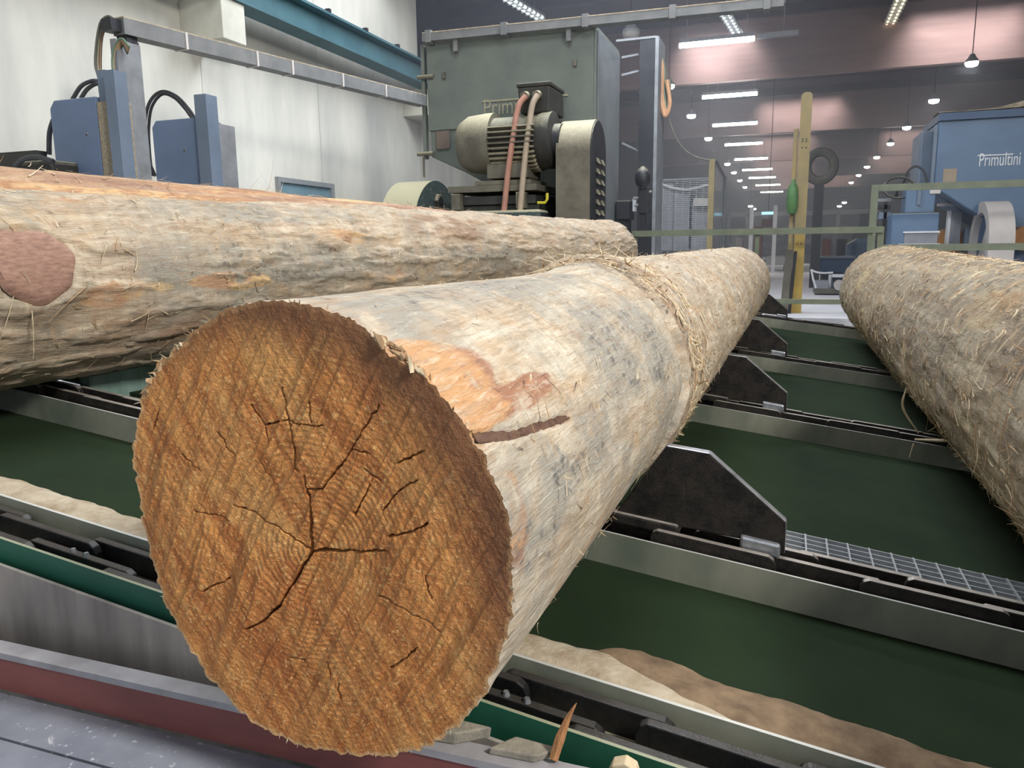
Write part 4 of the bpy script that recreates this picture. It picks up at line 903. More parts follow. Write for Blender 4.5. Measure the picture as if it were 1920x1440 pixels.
# ================================================================== CARRIAGE CABINETS by the wall
def cabinet(u0, u1, v0, y, label, posts, hoses, hole):
    x0, x1 = at_y(u0, (v0+330)/2, y)[0], at_y(u1, (v0+330)/2, y)[0]; z1 = at_y((u0+u1)/2, v0, y)[2]
    c = thing('carriage_cabinet', ((x0+x1)/2, y+.2, FZ), label, 'cabinet', 'log carriage cabinets')
    ch = .05
    MB().prism([(x0, y, FZ+.25), (x1, y, FZ+.25), (x1, y, z1+.0), (x0+ch, y, z1), (x0, y, z1-ch*1.2)], (0, .34, 0)).build('cabinet_body', 'cabinet_blue', c, bevel=.008)
    MB().box(x0+.03, x1, y+.03, y+.31, FZ, FZ+.25).build('plinth', 'machine_black', c)
    h = at_y(hole[0], hole[1], y); MB().cyl((h[0], y-.003, h[2]), (h[0], y+.01, h[2]), .016, .016, 16).build('lock_ring', 'steel_dusty', c, smooth=True)
    MB().cyl((h[0], y-.005, h[2]), (h[0], y+.01, h[2]), .009, .009, 12).build('lock_hole', 'machine_black', c, smooth=True)
    for (a, b, vt, mt, dy, dp) in posts:
        xa, xb = at_y(a, (vt+330)/2, y+dy)[0], at_y(b, (vt+330)/2, y+dy)[0]; MB().box(xa, xb, y+dy, y+dy+dp, FZ, at_y((a+b)/2, vt, y+dy)[2]).build('post', mt, c)
    for pts, r in hoses: MB().tube(spline([at_y(a, b, y+.15+dd) for a, b, dd in pts], 8), r, 8).build('hose', 'hose_black', c, smooth=True)
    return c
K1 = 4.75
c1 = cabinet(99, 186, 184, K1, 'blue carriage cabinet nearer the left edge, with cable post', [(188, 206, 190, 'dust_crust', .0, .2), (191, 206, 130, 'post_blue', .02, .1), (203, 222, 130, 'post_blue', -.05, .12), (226, 238, 190, 'dust_crust', .05, .07), (230, 244, 190, 'steel_dusty', .25, .06)],
     [([(136, 186, 0), (152, 162, 0), (172, 152, 0), (190, 152, .05)], .016), ([(152, 184, 0), (163, 168, 0), (178, 158, 0), (190, 158, .05)], .016), ([(100, 225, .1), (93, 250, .1), (92, 290, .1)], .02)], (163, 253))
# channel post behind, with cable loops
ch = thing('cable_post', (at_y(235, 200, K1+.4)[0], K1+.4, FZ), 'open steel channel post carrying colourful cable loops beside the blue cabinet', 'post')
p_ = at_y(222, 70, K1+.4); xa, xb = at_y(211, 200, K1+.4)[0], at_y(236, 200, K1+.4)[0]
MB().box(xb-.05, xb+.01, K1+.35, K1+.60, FZ, p_[2]-.02).build('channel_web', 'steel_dusty', ch); MB().box(xa, xb, K1+.56, K1+.60, FZ, p_[2]).build('channel_back', 'machine_black', ch)
for v in (163, 248): q_ = at_y(238, v, K1+.35); MB().box(xb-.08, xb+.02, K1+.33, K1+.36, q_[2]-.008, q_[2]+.008).build('strap', 'white_guard', ch)
for k in range(7):
    mt = ['green_cable', 'pale_cable', 'orange_cable', 'pale_cable', 'orange_cable', 'green_cable', 'grey_cable'][k]; d = k*2.2
    pts = [(243-d*.3, 88+d), (228+d*.2, 72+d), (216+d*.7, 84+d), (210+d, 112+d*.5), (214+d*.9, 150), (224+d*.5, 185)]
    MB().tube(spline([at_y(a, b, K1+.33+.012*k) for a, b in pts], 6), .008, 6).build('cable', mt, ch, smooth=True)
# cable duct from the post to the saw
dx_ = -5.55
d0 = at_x(222, 50, dx_); d1 = at_y(792, 190, SY-.1)
du = thing('cable_duct', d0, 'long grey rectangular cable duct slanting past the concrete wall to the saw', 'duct')
MB().bar(d0, d1, .15, .135).build('duct', 'duct_grey', du); 
dirn = nrm(d1-d0)
MB().bar(d0-dirn*.1+np.array([-.02, 0, .0]), d0+np.array([-.02, 0, 0]), .13, .1).build('duct_mouth', 'machine_black', du)
MB().bar(d0+np.array([0, 0, .072]), d1+np.array([0, 0, .072]), .15, .01).build('dust_layer', 'sawdust', du)
for k in (.14, .33, .44, .62, .8): q_ = d0+(d1-d0)*k; MB().bar(q_-dirn*.012, q_+dirn*.012, .165, .15).build('duct_joint', 'white_guard', du)
MB().box(d0[0]-.05, d0[0]+.06, d0[1]+.02, d0[1]+.14, p_[2]-.05, d0[2]-.06).build('duct_bracket', 'machine_black', du)
for k in range(6):
    mt = ['grey_cable', 'grey_cable', 'pale_cable', 'grey_cable', 'orange_cable', 'grey_cable'][k]; d = k*2.0; yy = float(d0[1])-.05+.015*k
    pts = [(216-d*.2, 38+d*.9), (203+d*.4, 30+d), (188+d, 42+d), (181+d, 75), (178+d*1.1, 120), (184+d*.7, 145), (187+d*.5, 175)]
    MB().tube(spline([at_y(a, b, yy) for a, b in pts], 6), .009, 6).build('cable', mt, du, smooth=True)
K2 = 6.05
c2 = cabinet(288, 372, 223, K2, 'blue carriage cabinet between the cable post and the wall window', [(374, 384, 225, 'steel_dusty', .05, .2), (369, 391, 176, 'post_blue', -.04, .15), (396, 410, 231, 'steel_dusty', .1, .25)],
     [([(291, 330, .05), (276, 290, .05), (272, 235, .05), (280, 193, .05), (302, 172, .05), (330, 180, .05), (352, 202, .05), (366, 222, .05)], .016), ([(286, 330, .1), (281, 290, .1), (279, 240, .1), (285, 200, .1), (304, 177, .1), (326, 183, .1), (346, 203, .1), (360, 222, .1)], .014)], (346, 282))
o = thing('carriage_drive', (at_y(75, 310, 4.5)[0], 4.6, FZ), 'dark machine drive with pipe lying low behind the brown log', 'machine')
q_ = at_y(70, 300, 4.5); MB().box(q_[0]-.25, q_[0]+.12, 4.5, 4.8, FZ, q_[2]-.0).build('drive_body', 'motor_dark', o, bevel=.03); MB().tube(spline([at_y(a, b, 4.45) for a, b in ((30, 312), (45, 298), (72, 295), (100, 303))], 6), .02, 8).build('pipe', 'hose_black', o, smooth=True)
pbox(MB(), -60, 286, 70, 330, 4.9, .1).build('guard_plate', 'motor_dark', o)

# ================================================================== LAMPS
TUB = [(-1.72, 18.66, 1.62), (-1.88, 25.14, 1.6), (-2.09, 31.0, 1.6), (-2.09, 37.06, 1.6), (-2.05, 43.5, 1.65), (-1.96, 49.7, 1.7), (-1.86, 55.66, 1.7), (-1.65, 62.7, 1.75), (-1.54, 70.97, 1.8)]
for i, (x, y, L) in enumerate(TUB):
    t = thing('tube_lamp', (x, y, 4.4), 'bright white ceiling tube lamp, %s of the row counting away from the saw' % ORD[i], 'lamp', 'row of lit ceiling tubes')
    MB().box(x-L/2, x+L/2, y-.06, y+.06, 4.5, 4.58).build('housing', 'lamp_body', t)
    MB().cyl((x-L/2, y, 4.45), (x+L/2, y, 4.45), .05, .05, 10).build('tube', 'tube_light', t, smooth=True)
    for s_ in (-.4, .4): MB().cyl((x+s_*L, y, 4.58), (x+s_*L, y, 6.4 if min(abs(y-b-.14) for b in BY) > .2 else 4.76), .012, .012, 6).build('suspension_rod', 'lamp_body', t)
    if i == 0:
        MB().box(x+L/2+.06, x+L/2+.9, y-.06, y+.06, 4.44, 4.54).build('dark_tube', 'lamp_body', t)
        MB().cyl((x+L/2+.6, y, 4.54), (x+L/2+.6, y, 6.4), .014, .014, 6).build('suspension_rod', 'lamp_body', t)
def pendant(i, x, y, z, label, group, lit=True, r=.15):
    t = thing('pendant_lamp', (x, y, z), label, 'lamp', group)
    m = MB(); m.tube([(x, y, z+.005), (x, y, z+.05), (x, y, z+.13), (x, y, z+.2)], [r*1.02, r, r*.55, r*.35], 20); m.build('shade', 'lamp_body', t, smooth=True)
    m = MB(); m.tube([(x, y, z-.10), (x, y, z-.085), (x, y, z-.05), (x, y, z+.004)], [r*.35, r*.75, r*.95, r*1.0], 20); m.build('diffuser', 'lamp_light' if lit else 'white_guard', t, smooth=True)
    zt = 4.75 if min(abs(y-b-.14) for b in BY) < .14 else 6.4
    MB().cyl((x, y, z+.2), (x, y, zt), .012, .012, 6).build('cord', 'machine_black', t)
for i, y in enumerate([22.95, 28.33, 34.3, 39.4, 45.15, 50.4, 56.2, 62.5]): pendant(i, 4.1, y, 4.42, 'round lit pendant lamp, %s in the row running right of the yellow post' % ORD[i], 'right row of pendant lamps')
for i, y in enumerate([22.81, 28.13, 34.2, 45.1, 50.5, 56.7, 63.5]): pendant(i, -3.35, y, 4.42, 'round lit pendant lamp, %s in the row left of the ceiling tubes' % ORD[i], 'left row of pendant lamps')
for i, (u, v, y) in enumerate([(1583, 379, 58), (1574, 386, 64)]): p = at_y(u, v, y); pendant(i, p[0], p[1], p[2], 'low distant pendant lamp, %s of a pair far down the hall at right' % ORD[i], 'distant pendant lamps')
for i, (u, v, y) in enumerate([(1407, 386, 58), (1414, 391, 64)]): p = at_y(u, v, y); pendant(i, p[0], p[1], p[2], 'low distant pendant lamp, %s of a pair far down the hall above the white pole' % ORD[i], 'distant pendant lamps')
p = at_y(1183, 62, 16); pendant(0, p[0], p[1], p[2], 'unlit pendant lamp hanging above the dark column', None, False, .17)
for i, (a, b, lb, mt, fc) in enumerate([((945, -6), (1012, 34), 'fluorescent batten seen end-on above the saw at the top edge', 'soft_tube', .9), ((1357, 22), (1383, 66), 'yellow-ended fluorescent batten above the nearest ceiling tube', 'soft_tube', 1), ((1692, -6), (1668, 46), 'fluorescent batten at the top edge above the right skylight', 'warm_end_light', 1)]):
    A, B = at_z(*a, 5.9), at_z(*b, 5.9); A, B = (A, B) if A[1] < B[1] else (B, A)
    B = A+nrm(B-A)*min(np.linalg.norm(B-A), 6.0)
    t = thing('batten_lamp', (A+B)/2, lb, 'lamp', 'roof battens')
    MB().bar(A+np.array([0, 0, .05]), B+np.array([0, 0, .05]), .30, .06).build('batten_body', 'lamp_body', t)
    for s_ in (-.08, .08): MB().cyl(A+np.array([s_, 0, 0]), B+np.array([s_, 0, 0]), .03, .03, 8).build('tube', mt, t, smooth=True)
    for q_ in np.linspace(0, 1, 9): c_ = A+(B-A)*q_; MB().box(c_[0]-.15, c_[0]+.15, c_[1]-.01, c_[1]+.01, c_[2]-.05, c_[2]+.02).build('louvre_blade', 'lamp_body', t)
    for q_ in (.15, .85): c_ = A+(B-A)*q_; MB().cyl(c_+np.array([0, 0, .06]), np.array([c_[0], c_[1], 6.4]), .012, .012, 6).build('suspension_rod', 'lamp_body', t)

# ================================================================== RAILINGS, POSTS, FENCE
RY = 10.2
def flat(parent, p0, p1, h, t, mat='rail_olive', name='rail'): return MB().bar(p0, p1, t, h).build(name, mat, parent)
rz1, rz0 = at_y(1550, 432, RY)[2], at_y(1550, 566, RY)[2]
ra = thing('guard_railing', (at_y(1550, 560, RY)[0], RY, FZ), 'olive steel guard railing beyond the log ends, left of the blue saw', 'railing')
xa, xb = at_y(1185, 437, RY)[0], at_y(1656, 427, RY)[0]
flat(ra, (xa, RY, rz1), (xb, RY, rz1), .075, .03); flat(ra, (xa, RY, rz0), (at_y(1720, 566, RY)[0], RY, rz0), .06, .03)
for u, w_ in ((1652, .07), (1632, .05), (1190, .06), (1420, .05)):
    x = at_y(u, 440, RY)[0]; MB().box(x-w_/2, x+w_/2, RY+.02, RY+.06, FZ, rz1+.03).build('post', 'rail_olive', ra)
R2 = 11.2
rc = thing('guard_railing', (at_y(1800, 460, R2)[0], R2, FZ), 'higher olive guard railing crossing in front of the blue saw', 'railing')
xa, xb = at_y(1634, 350, R2)[0], at_y(2050, 340, R2)[0]; z_ = at_y(1780, 348, R2)[2]; z2 = at_y(1830, 463, R2)[2]
flat(rc, (xa, R2, z_), (xb, R2, z_), .085, .03); flat(rc, (at_y(1655, 465, R2)[0], R2, z2), (xb, R2, z2), .085, .03); MB().box(xa, xa+.085, R2-.03, R2+.02, FZ, z_+.04).build('post', 'rail_olive', rc)
MB().box(xb-.08, xb, R2-.03, R2+.02, FZ, z_+.04).build('post', 'rail_olive', rc)
PY = 10.6
yp = thing('yellow_post', (at_y(1495, 580, PY)[0], PY, FZ), 'tall yellow steel post with bolt holes and a rounded dusty top', 'post')
x = at_y(1501, 400, PY)[0]; zt = at_y(1512, 172, PY)[2]
MB().box(x-.06, x+.07, PY, PY+.09, FZ, at_y(1505, 430, PY)[2]).build('post_foot', 'yellow_paint', yp); m = MB()
m.prism([(x-.06+.13*0, PY, at_y(1505, 430, PY)[2])]+[(x+.07, PY, at_y(1505, 430, PY)[2]), (x+.07, PY, zt-.05)]+[(x+.005+.065*math.cos(t), PY, zt-.05+.05*math.sin(t)) for t in np.linspace(.3, math.pi-.3, 6)]+[(x-.06, PY, zt-.05)], (0, .09, 0)); m.build('post_top', 'yellow_dusty', yp)
for v in (261, 265, 277, 457):
    for s_ in (-.02, .025): q_ = at_y(1507, v, PY); MB().cyl((x+s_, PY-.003, q_[2]), (x+s_, PY+.01, q_[2]), .009, .009, 8).build('bolt_hole', 'machine_black', yp)
MB().box(x-.13, x-.07, PY+.05, PY+.12, FZ, at_y(1498, 240, PY)[2]).build('side_bar', 'yellow_dusty', yp)
o = MB(); q_ = at_y(1487, 352, PY-.02); o.tube([q_+np.array([0, 0, d]) for d in (.10, .06, .0, -.12, -.24, -.32)], [.02, .03, .06, .07, .07, .05], 14); o = o.build('bottle_bag', 'green_bag', smooth=True, angle=60); tag(o, 'green bag hung on the side of the yellow post', 'bag')
o = thing('rubber_bumper', (at_y(1478, 555, PY-.1)[0], PY-.1, FZ), 'dark grey upright bumper bar in front of the yellow post', 'bumper')
b0, b1 = at_y(1470, 562, PY-.1), at_y(1481, 468, PY-.1); MB().bar(b0*np.array([1, 1, 0])+np.array([0, 0, FZ]), b1, .09, .07, (0, 1, 0)).build('bar', 'post_grey', o); MB().bar(b0*np.array([1, 1, 0])+np.array([.07, 0, FZ]), b1+np.array([.07, 0, -.02]), .04, .07, (0, 1, 0)).build('side_strip', 'machine_black', o)
# mesh fence
FY = 14.5
fe = thing('mesh_fence', (at_y(1290, 470, FY)[0], FY, FZ), 'safety fence with yellow posts and fine wire mesh right of the dark column', 'fence')
fx0, fx1 = at_y(1233, 400, FY)[0], at_y(1332, 400, FY)[0]; fz1 = at_y(1285, 334, FY)[2]
MB().box(fx0-.05, fx0+.04, FY, FY+.08, FZ, fz1+.02).build('post', 'yellow_dusty', fe); MB().box(fx1-.05, fx1+.05, FY, FY+.08, FZ, at_y(1332, 298, FY)[2]).build('post', 'yellow_dusty', fe)
MB().box(fx0, fx1, FY+.02, FY+.05, fz1-.03, fz1).build('top_frame', 'steel_dusty', fe); MB().box(fx0, fx1, FY+.02, FY+.05, FZ+.1, FZ+.13).build('bottom_frame', 'steel_dusty', fe)
m = MB()
for z in np.arange(FZ+.15, fz1-.04, .034): m.box(fx0+.03, fx1-.03, FY+.03, FY+.036, z, z+.006)
for xx in np.arange(fx0+.08, fx1-.05, .12): m.box(xx, xx+.006, FY+.036, FY+.042, FZ+.12, fz1-.02)
o = m.build('wire_mesh', 'galvanised', fe); o['kind'] = 'stuff'
fp2 = at_y(1359, 333, 17.2); MB().hexa([(fx1+.03, FY+.1, FZ), (fx1+.05, FY+.1, FZ), (fp2[0], 17.2, FZ), (fp2[0]-.02, 17.2, FZ), (fx1+.03, FY+.1, at_y(1332, 300, FY)[2]), (fx1+.05, FY+.1, at_y(1332, 300, FY)[2]), (fp2[0], 17.2, fp2[2]), (fp2[0]-.02, 17.2, fp2[2])]).build('clear_panel', 'perspex', fe)
MB().bar((fx1+.04, FY+.1, at_y(1332, 299, FY)[2]), (fp2[0], 17.2, fp2[2]), .04, .04).build('panel_rail', 'steel_dusty', fe); MB().box(fp2[0]-.04, fp2[0]+.03, 17.2, 17.26, FZ, fp2[2]+.02).build('panel_post', 'steel_dusty', fe)
# machinery behind the fence
o = thing('wrapped_machine', (at_y(1285, 460, 17)[0], 17.5, FZ), 'grey machine with drooping plastic curtains behind the mesh fence', 'machine')
for u0, u1, v0 in ((1240, 1262, 345), (1262, 1292, 360), (1296, 1330, 378)):
    pbox(MB(), u0, v0, u1, 470, 17, .6).build('machine_body', 'shelf_grey', o, bevel=.02)
MB().tube(spline([at_y(a, b, 16.9) for a, b in ((1240, 345), (1262, 352), (1290, 355), (1328, 346))], 6), .025, 6).build('cable_loop', 'white_paint', o, smooth=True)
pbox(MB(), 1300, 372, 1330, 386, 16.8, .3).build('tilted_cover', 'white_guard', o)
# ring-topped dark stand
QY = 17.0; q_ = at_y(1538, 312, QY); o = thing('ring_stand', (q_[0], QY, FZ), 'dark post topped by a round loop, right of the yellow post', 'stand')
rr_ = (at_y(1566, 312, QY)[0]-q_[0])*.92
MB().tube([q_+np.array([rr_*math.cos(t), 0, rr_*1.1*math.sin(t)]) for t in np.linspace(0, 2*math.pi, 25)[:-1]], .09, 8, closed=True).build('ring', 'post_grey', o, smooth=True)
MB().box(q_[0]-.09, q_[0]+.09, QY-.06, QY+.06, FZ, q_[2]-rr_*1.0).build('post', 'machine_black', o)

# ================================================================== BLUE BAND SAW at right
BYY = 12.8
bs = thing('band_saw', (at_y(1850, 400, BYY)[0], BYY+.6, FZ), 'blue band saw housing with white maker lettering at the right edge', 'saw')
def Bp(u, v, d=0): return at_y(u, v, BYY+d)
bx0 = Bp(1757, 280)[0]; bx1 = bx0+3.2; bt = Bp(1850, 222)[2]; bb = Bp(1757, 352)[2]
slope = (Bp(1880, 432)[2]-bb)/(Bp(1880, 432)[0]-bx0)
m = MB(); m.prism([(bx0, BYY, bt), (bx1, BYY, bt), (bx1, BYY, bb+slope*1.1), (bx0+1.05, BYY, bb+slope*1.05), (bx0, BYY, bb)], (0, 1.5, 0)); m.build('housing', 'blue_machine', bs, bevel=.02)
MB().box(bx0-.01, bx1, BYY-.05, BYY+1.4, bt, bt+.10).build('top_channel', 'blue_dark', bs)
m = MB(); xs_ = np.linspace(bx0-.02, bx1, 60)
vs = []
for xx in xs_:
    hh = .03+.09*math.exp(-((xx-bx0-1.15)/.32)**2)+.02*float(vnoise(xx*9, 0, 0, 81))
    for yy, f2 in ((BYY-.06, .2), (BYY+.05, 1), (BYY+.5, .8)): vs.append((xx, yy, bt+.10+hh*f2))
m.add(vs, [(i*3+j, (i+1)*3+j, (i+1)*3+j+1, i*3+j+1) for i in range(59) for j in range(2)]); o = m.build('dust_layer', 'sawdust', bs, smooth=True)
MB().box(bx0-.05, bx0-.005, BYY+.02, BYY+.1, bb, bt-.05).build('door_hinge', 'post_blue', bs)
MB().box(bx0-.17, bx0-.001, BYY+.35, BYY+1.2, bb-.05, bt-.08).build('side_box', 'post_blue', bs, bevel=.02)
a = Bp(1834, 312, -.004); t_ = text('lettering', 'Primultini', a, .255, .52, 'white_paint', bs, .004)
b0, b1 = Bp(1833, 292, -.004), Bp(1898, 290, -.004); MB().box(b0[0], b1[0], BYY-.01, BYY, b0[2]-.008, b0[2]+.008).build('lettering_bar', 'white_paint', bs)
a = Bp(1768, 333, -.003); MB().box(a[0], a[0]+.17, BYY-.006, BYY, a[2]-.12, a[2]+.12).build('warning_plate', 'hose_beige', bs)
MB().box(bx0+.75, bx0+1.1, BYY+.35, BYY+1.2, FZ, bb+slope*.6).build('saw_frame', 'machine_black', bs); MB().box(bx0+2.0, bx1, BYY+.4, BYY+1.4, FZ, bb+slope*1.05).build('saw_frame', 'blue_dark', bs)
# control cabinet
KY = 12.2; kx0, kx1 = at_y(1672, 410, KY)[0], at_y(1751, 410, KY)[0]; kz = at_y(1710, 345, KY)[2]
o = thing('control_cabinet', ((kx0+kx1)/2, KY+.25, FZ), 'blue control cabinet with recessed drawer beside the blue saw', 'cabinet')
MB().box(kx0+.16, kx1, KY, KY+.5, at_y(1710, 400, KY)[2], kz).build('upper_body', 'blue_machine', o, bevel=.015); MB().box(kx0, kx1+.06, KY-.05, KY+.55, FZ, at_y(1710, 400, KY)[2]).build('lower_body', 'blue_machine', o, bevel=.015)
MB().box(kx0+.17, kx0+.58, KY-.065, KY-.05, at_y(1710, 458, KY)[2], at_y(1710, 436, KY)[2]).build('drawer_recess', 'shelf_grey', o); MB().box(kx0+.15, kx0+.6, KY-.09, KY-.05, at_y(1710, 437, KY)[2], at_y(1710, 434, KY)[2]).build('drawer_lip', 'white_paint', o); MB().box(kx0+.1, kx0+.62, KY-.09, KY-.05, at_y(1710, 461, KY)[2], at_y(1710, 457, KY)[2]).build('drawer_lip', 'white_paint', o)
MB().box(kx0+.45, kx0+.58, KY-.02, KY, at_y(1725, 364, KY)[2], at_y(1725, 357, KY)[2]).build('label_plate', 'white_guard', o); MB().box(kx0+.3, kx0+.34, KY-.03, KY, at_y(1700, 385, KY)[2], at_y(1700, 352, KY)[2]).build('handle', 'post_blue', o)
q_ = at_y(1686, 352, KY+.2); rr_ = .2
hw = thing('hand_wheel', q_-np.array([0, 0, .2]), 'thin dark handwheel above the blue control cabinet', 'wheel')
MB().tube([q_+np.array([rr_*math.cos(t), .1*math.sin(t), rr_*.75*math.sin(t)]) for t in np.linspace(0, 2*math.pi, 25)[:-1]], .016, 6, closed=True).build('rim', 'machine_black', hw, smooth=True)
for t in (0, 2.09, 4.19): MB().cyl(q_, q_+np.array([rr_*math.cos(t+.5), .1*math.sin(t+.5), rr_*.75*math.sin(t+.5)]), .01, .01, 6).build('spoke', 'machine_black', hw)
MB().cyl(q_+np.array([0, .3, -.1]), q_, .02, .02, 8).build('hub_shaft', 'machine_black', hw)
o = MB().tube(spline([at_y(a, b, KY+.35) for a, b in ((1694, 345), (1702, 322), (1716, 312), (1731, 320), (1739, 342))], 6), .016, 7).build('arched_hose', 'hose_black', smooth=True); tag(o, 'black hose arching over the top of the control cabinet', 'hose')
o = thing('outer_bracket', (at_y(1660, 380, KY)[0], KY+.6, FZ), 'cluttered valve bracket at the side of the control cabinet', 'bracket')
pbox(MB(), 1648, 398, 1672, 410, KY+.5, .2).build('valve_block', 'post_blue', o); pbox(MB(), 1643, 372, 1672, 378, KY+.5, .1).build('arm', 'steel_dusty', o); pbox(MB(), 1655, 378, 1661, 480, KY+.5, .1).build('stem', 'machine_black', o); pbox(MB(), 1640, 384, 1670, 392, KY+.5, .15).build('valve_block', 'machine_black', o)
# white wheel guard in front of the blue saw
GY = 12.0; gcx = at_y(1880, 440, GY); gz1 = at_y(1880, 373, GY)[2]
wg = thing('wheel_guard', (gcx[0], GY+.3, FZ), 'off-white rounded wheel guard with a blue inner wheel in front of the blue saw', 'guard')
gx0, gx1 = at_y(1858, 410, GY)[0], at_y(1908, 410, GY)[0]; R_ = .62; zc = gz1-R_
prof = [(GY+R_-R_*math.cos(t), zc+R_*math.sin(t)) for t in np.linspace(0, math.pi, 26)]; pin = [(GY+R_-.47*math.cos(t), zc+.47*math.sin(t)) for t in np.linspace(math.pi, 0, 26)]
m = MB(); n = 26
P1 = [(gx0, a, b) for a, b in prof]; P2 = [(gx1, a, b) for a, b in prof]; Q1 = [(gx0, a, b) for a, b in pin[::-1]]; Q2 = [(gx1, a, b) for a, b in pin[::-1]]
vs = P1+P2+Q1+Q2; fs = []
for i in range(n-1): fs += [(i, i+1, n+i+1, n+i), (2*n+i, 3*n+i, 3*n+i+1, 2*n+i+1), (i, 2*n+i, 2*n+i+1, i+1), (n+i, n+i+1, 3*n+i+1, 3*n+i)]
m.add(vs, fs); m.build('guard_shell', 'white_guard', wg, smooth=True, angle=40)
for yy in (GY, GY+2*R_-.15): MB().box(gx0, gx1, yy, yy+.15, FZ, zc).build('guard_leg', 'white_guard', wg)
MB().cyl((gx0+.08, GY+R_, zc), (gx1-.05, GY+R_, zc), .44, .44, 30).build('inner_wheel', 'blue_dark', wg, smooth=True)
MB().prism([(gx0+.05, GY+.45, zc+.28), (gx0+.05, GY+.95, zc-.30), (gx0+.05, GY+.25, zc-.30)], (.02, 0, 0)).build('spoke_plate', 'white_guard', wg)
MB().box(gx0+.1, gx1-.1, GY+.4, GY+.85, FZ, zc).build('wheel_stand', 'machine_black', wg)
simple('fresh_cut', srgb(206, 150, 92), srgb(186, 126, 74), 10, .8)
for u, v, rp, y, lb in ((1784, 452, 22, 13.6, 'short log with orange cut end behind the upper railing'), (1922, 447, 20, 12.6, 'pale cut log end at the extreme right edge above the shaggy log')):
    p = at_y(u, v, y); r = rp*y*.93/1442*1.05
    lg_ = thing('distant_log', p-np.array([0, 0, r]), lb, 'log')
    m = MB(); nn = 28; m.tube([p+np.array([.0*k, 0+k*.3, 0]) for k in range(7)], r, nn); m.build('trunk', 'log_brown', lg_, smooth=True, angle=50)
    MB().cyl(p+np.array([0, -.012, 0]), p+np.array([0, .01, 0]), r*.96, r*.96, nn).build('cut_face', 'fresh_cut', lg_, smooth=True)
    MB().box(p[0]-r*.8, p[0]+r*.8, y+.2, y+1.5, FZ, p[2]-r*.9).build('log_cradle', 'blue_dark', lg_)
pz_ = thing('press_frame', (at_y(1815, 420, 13.3)[0], 13.3, FZ), 'grey vertical machine parts under the slanted blue saw housing', 'machine')
for u0, u1, v0, mt in ((1781, 1801, 398, 'shelf_grey'), (1808, 1822, 428, 'post_blue'), (1824, 1838, 425, 'machine_black'), (1776, 1781, 395, 'white_paint')): pbox(MB(), u0, v0, u1, 470, 13.25, .15).build('column', mt, pz_)
pbox(MB(), 1759, 381, 1790, 386, 13.2, .1).build('lamp_bar', 'white_guard', pz_)

# ================================================================== FAR HALL
o = thing('roller_cart', (at_y(1565, 548, 14.5)[0], 14.8, FZ), 'pale blue roller cart with wire frame on the white floor beyond the yellow post', 'cart')
CZ = 14.5
pbox(MB(), 1527, 527, 1553, 541, CZ, .5).build('tray', 'shelf_grey', o); pbox(MB(), 1527, 541, 1600, 551, CZ, .7).build('base_frame', 'post_grey', o); pbox(MB(), 1553, 515, 1558, 545, CZ+.1, .05).build('upright', 'white_paint', o); pbox(MB(), 1560, 515, 1590, 520, CZ+.1, .3).build('top_bar', 'white_paint', o); pbox(MB(), 1558, 520, 1592, 542, CZ+.35, .3).build('drive_body', 'post_blue', o)
MB().tube(spline([at_y(a, b, CZ) for a, b in ((1521, 506), (1530, 510), (1545, 512), (1562, 511))], 5), .018, 6).build('handle', 'white_paint', o, smooth=True); MB().tube([at_y(1521, 505, CZ), at_y(1525, 525, CZ), at_y(1530, 540, CZ)], .018, 6).build('upright', 'white_paint', o)
p = at_y(1574, 535, CZ-.02); MB().cyl(p, p+np.array([0, .3, 0]), .09, .09, 16).build('roller', 'white_guard', o, smooth=True)
p = at_y(1595, 540, CZ)
for u in (1532, 1596): q_ = at_y(u, 551, CZ+.1); MB().box(q_[0]-.03, q_[0]+.03, CZ+.1, CZ+.5, FZ, q_[2]+.02).build('foot', 'machine_black', o)
o = thing('blue_container', (at_y(1570, 500, 18)[0], 18.5, FZ), 'dark blue low container beyond the roller cart', 'container'); pbox(MB(), 1535, 484, 1602, 512, 18, 1.0).build('container_body', 'blue_dark', o, bevel=.03); pbox(MB(), 1533, 481, 1604, 485, 17.95, 1.1).build('container_lid', 'post_blue', o); pbox(MB(), 1540, 512, 1598, 545, 18.1, .8).build('skid', 'machine_black', o)
o = thing('blue_cabinet', (at_y(1612, 460, 22)[0], 22.3, FZ), 'bright blue cabinet with sloping top in the distance left of the railing posts', 'cabinet'); m = MB(); q0, q1 = at_y(1590, 450, 22), at_y(1640, 450, 22); zt = at_y(1600, 447, 22)[2]
m.prism([(q0[0], 22, FZ), (q1[0], 22, FZ), (q1[0], 22, zt), (q0[0]+.25, 22, zt), (q0[0], 22, zt-.15)], (0, .8, 0)); m.build('cabinet_body', 'blue_machine', o); pbox(MB(), 1596, 455, 1606, 478, 21.97, .03).build('door', 'blue_dark', o)
o = thing('maroon_cabinet', (at_y(1545, 460, 24)[0], 24.3, FZ), 'maroon and grey machine cabinets in the distance under the ring stand', 'machine'); pbox(MB(), 1540, 448, 1556, 530, 24, .6).build('maroon_panel', 'rust_brown', o); pbox(MB(), 1568, 448, 1586, 530, 24, .6).build('dark_panel', 'machine_black', o); pbox(MB(), 1556, 442, 1568, 530, 24.2, .6).build('grey_panel', 'shelf_grey', o); pbox(MB(), 1520, 440, 1540, 530, 24.1, .6).build('pale_panel', 'shelf_grey', o)
FAR = 26.0
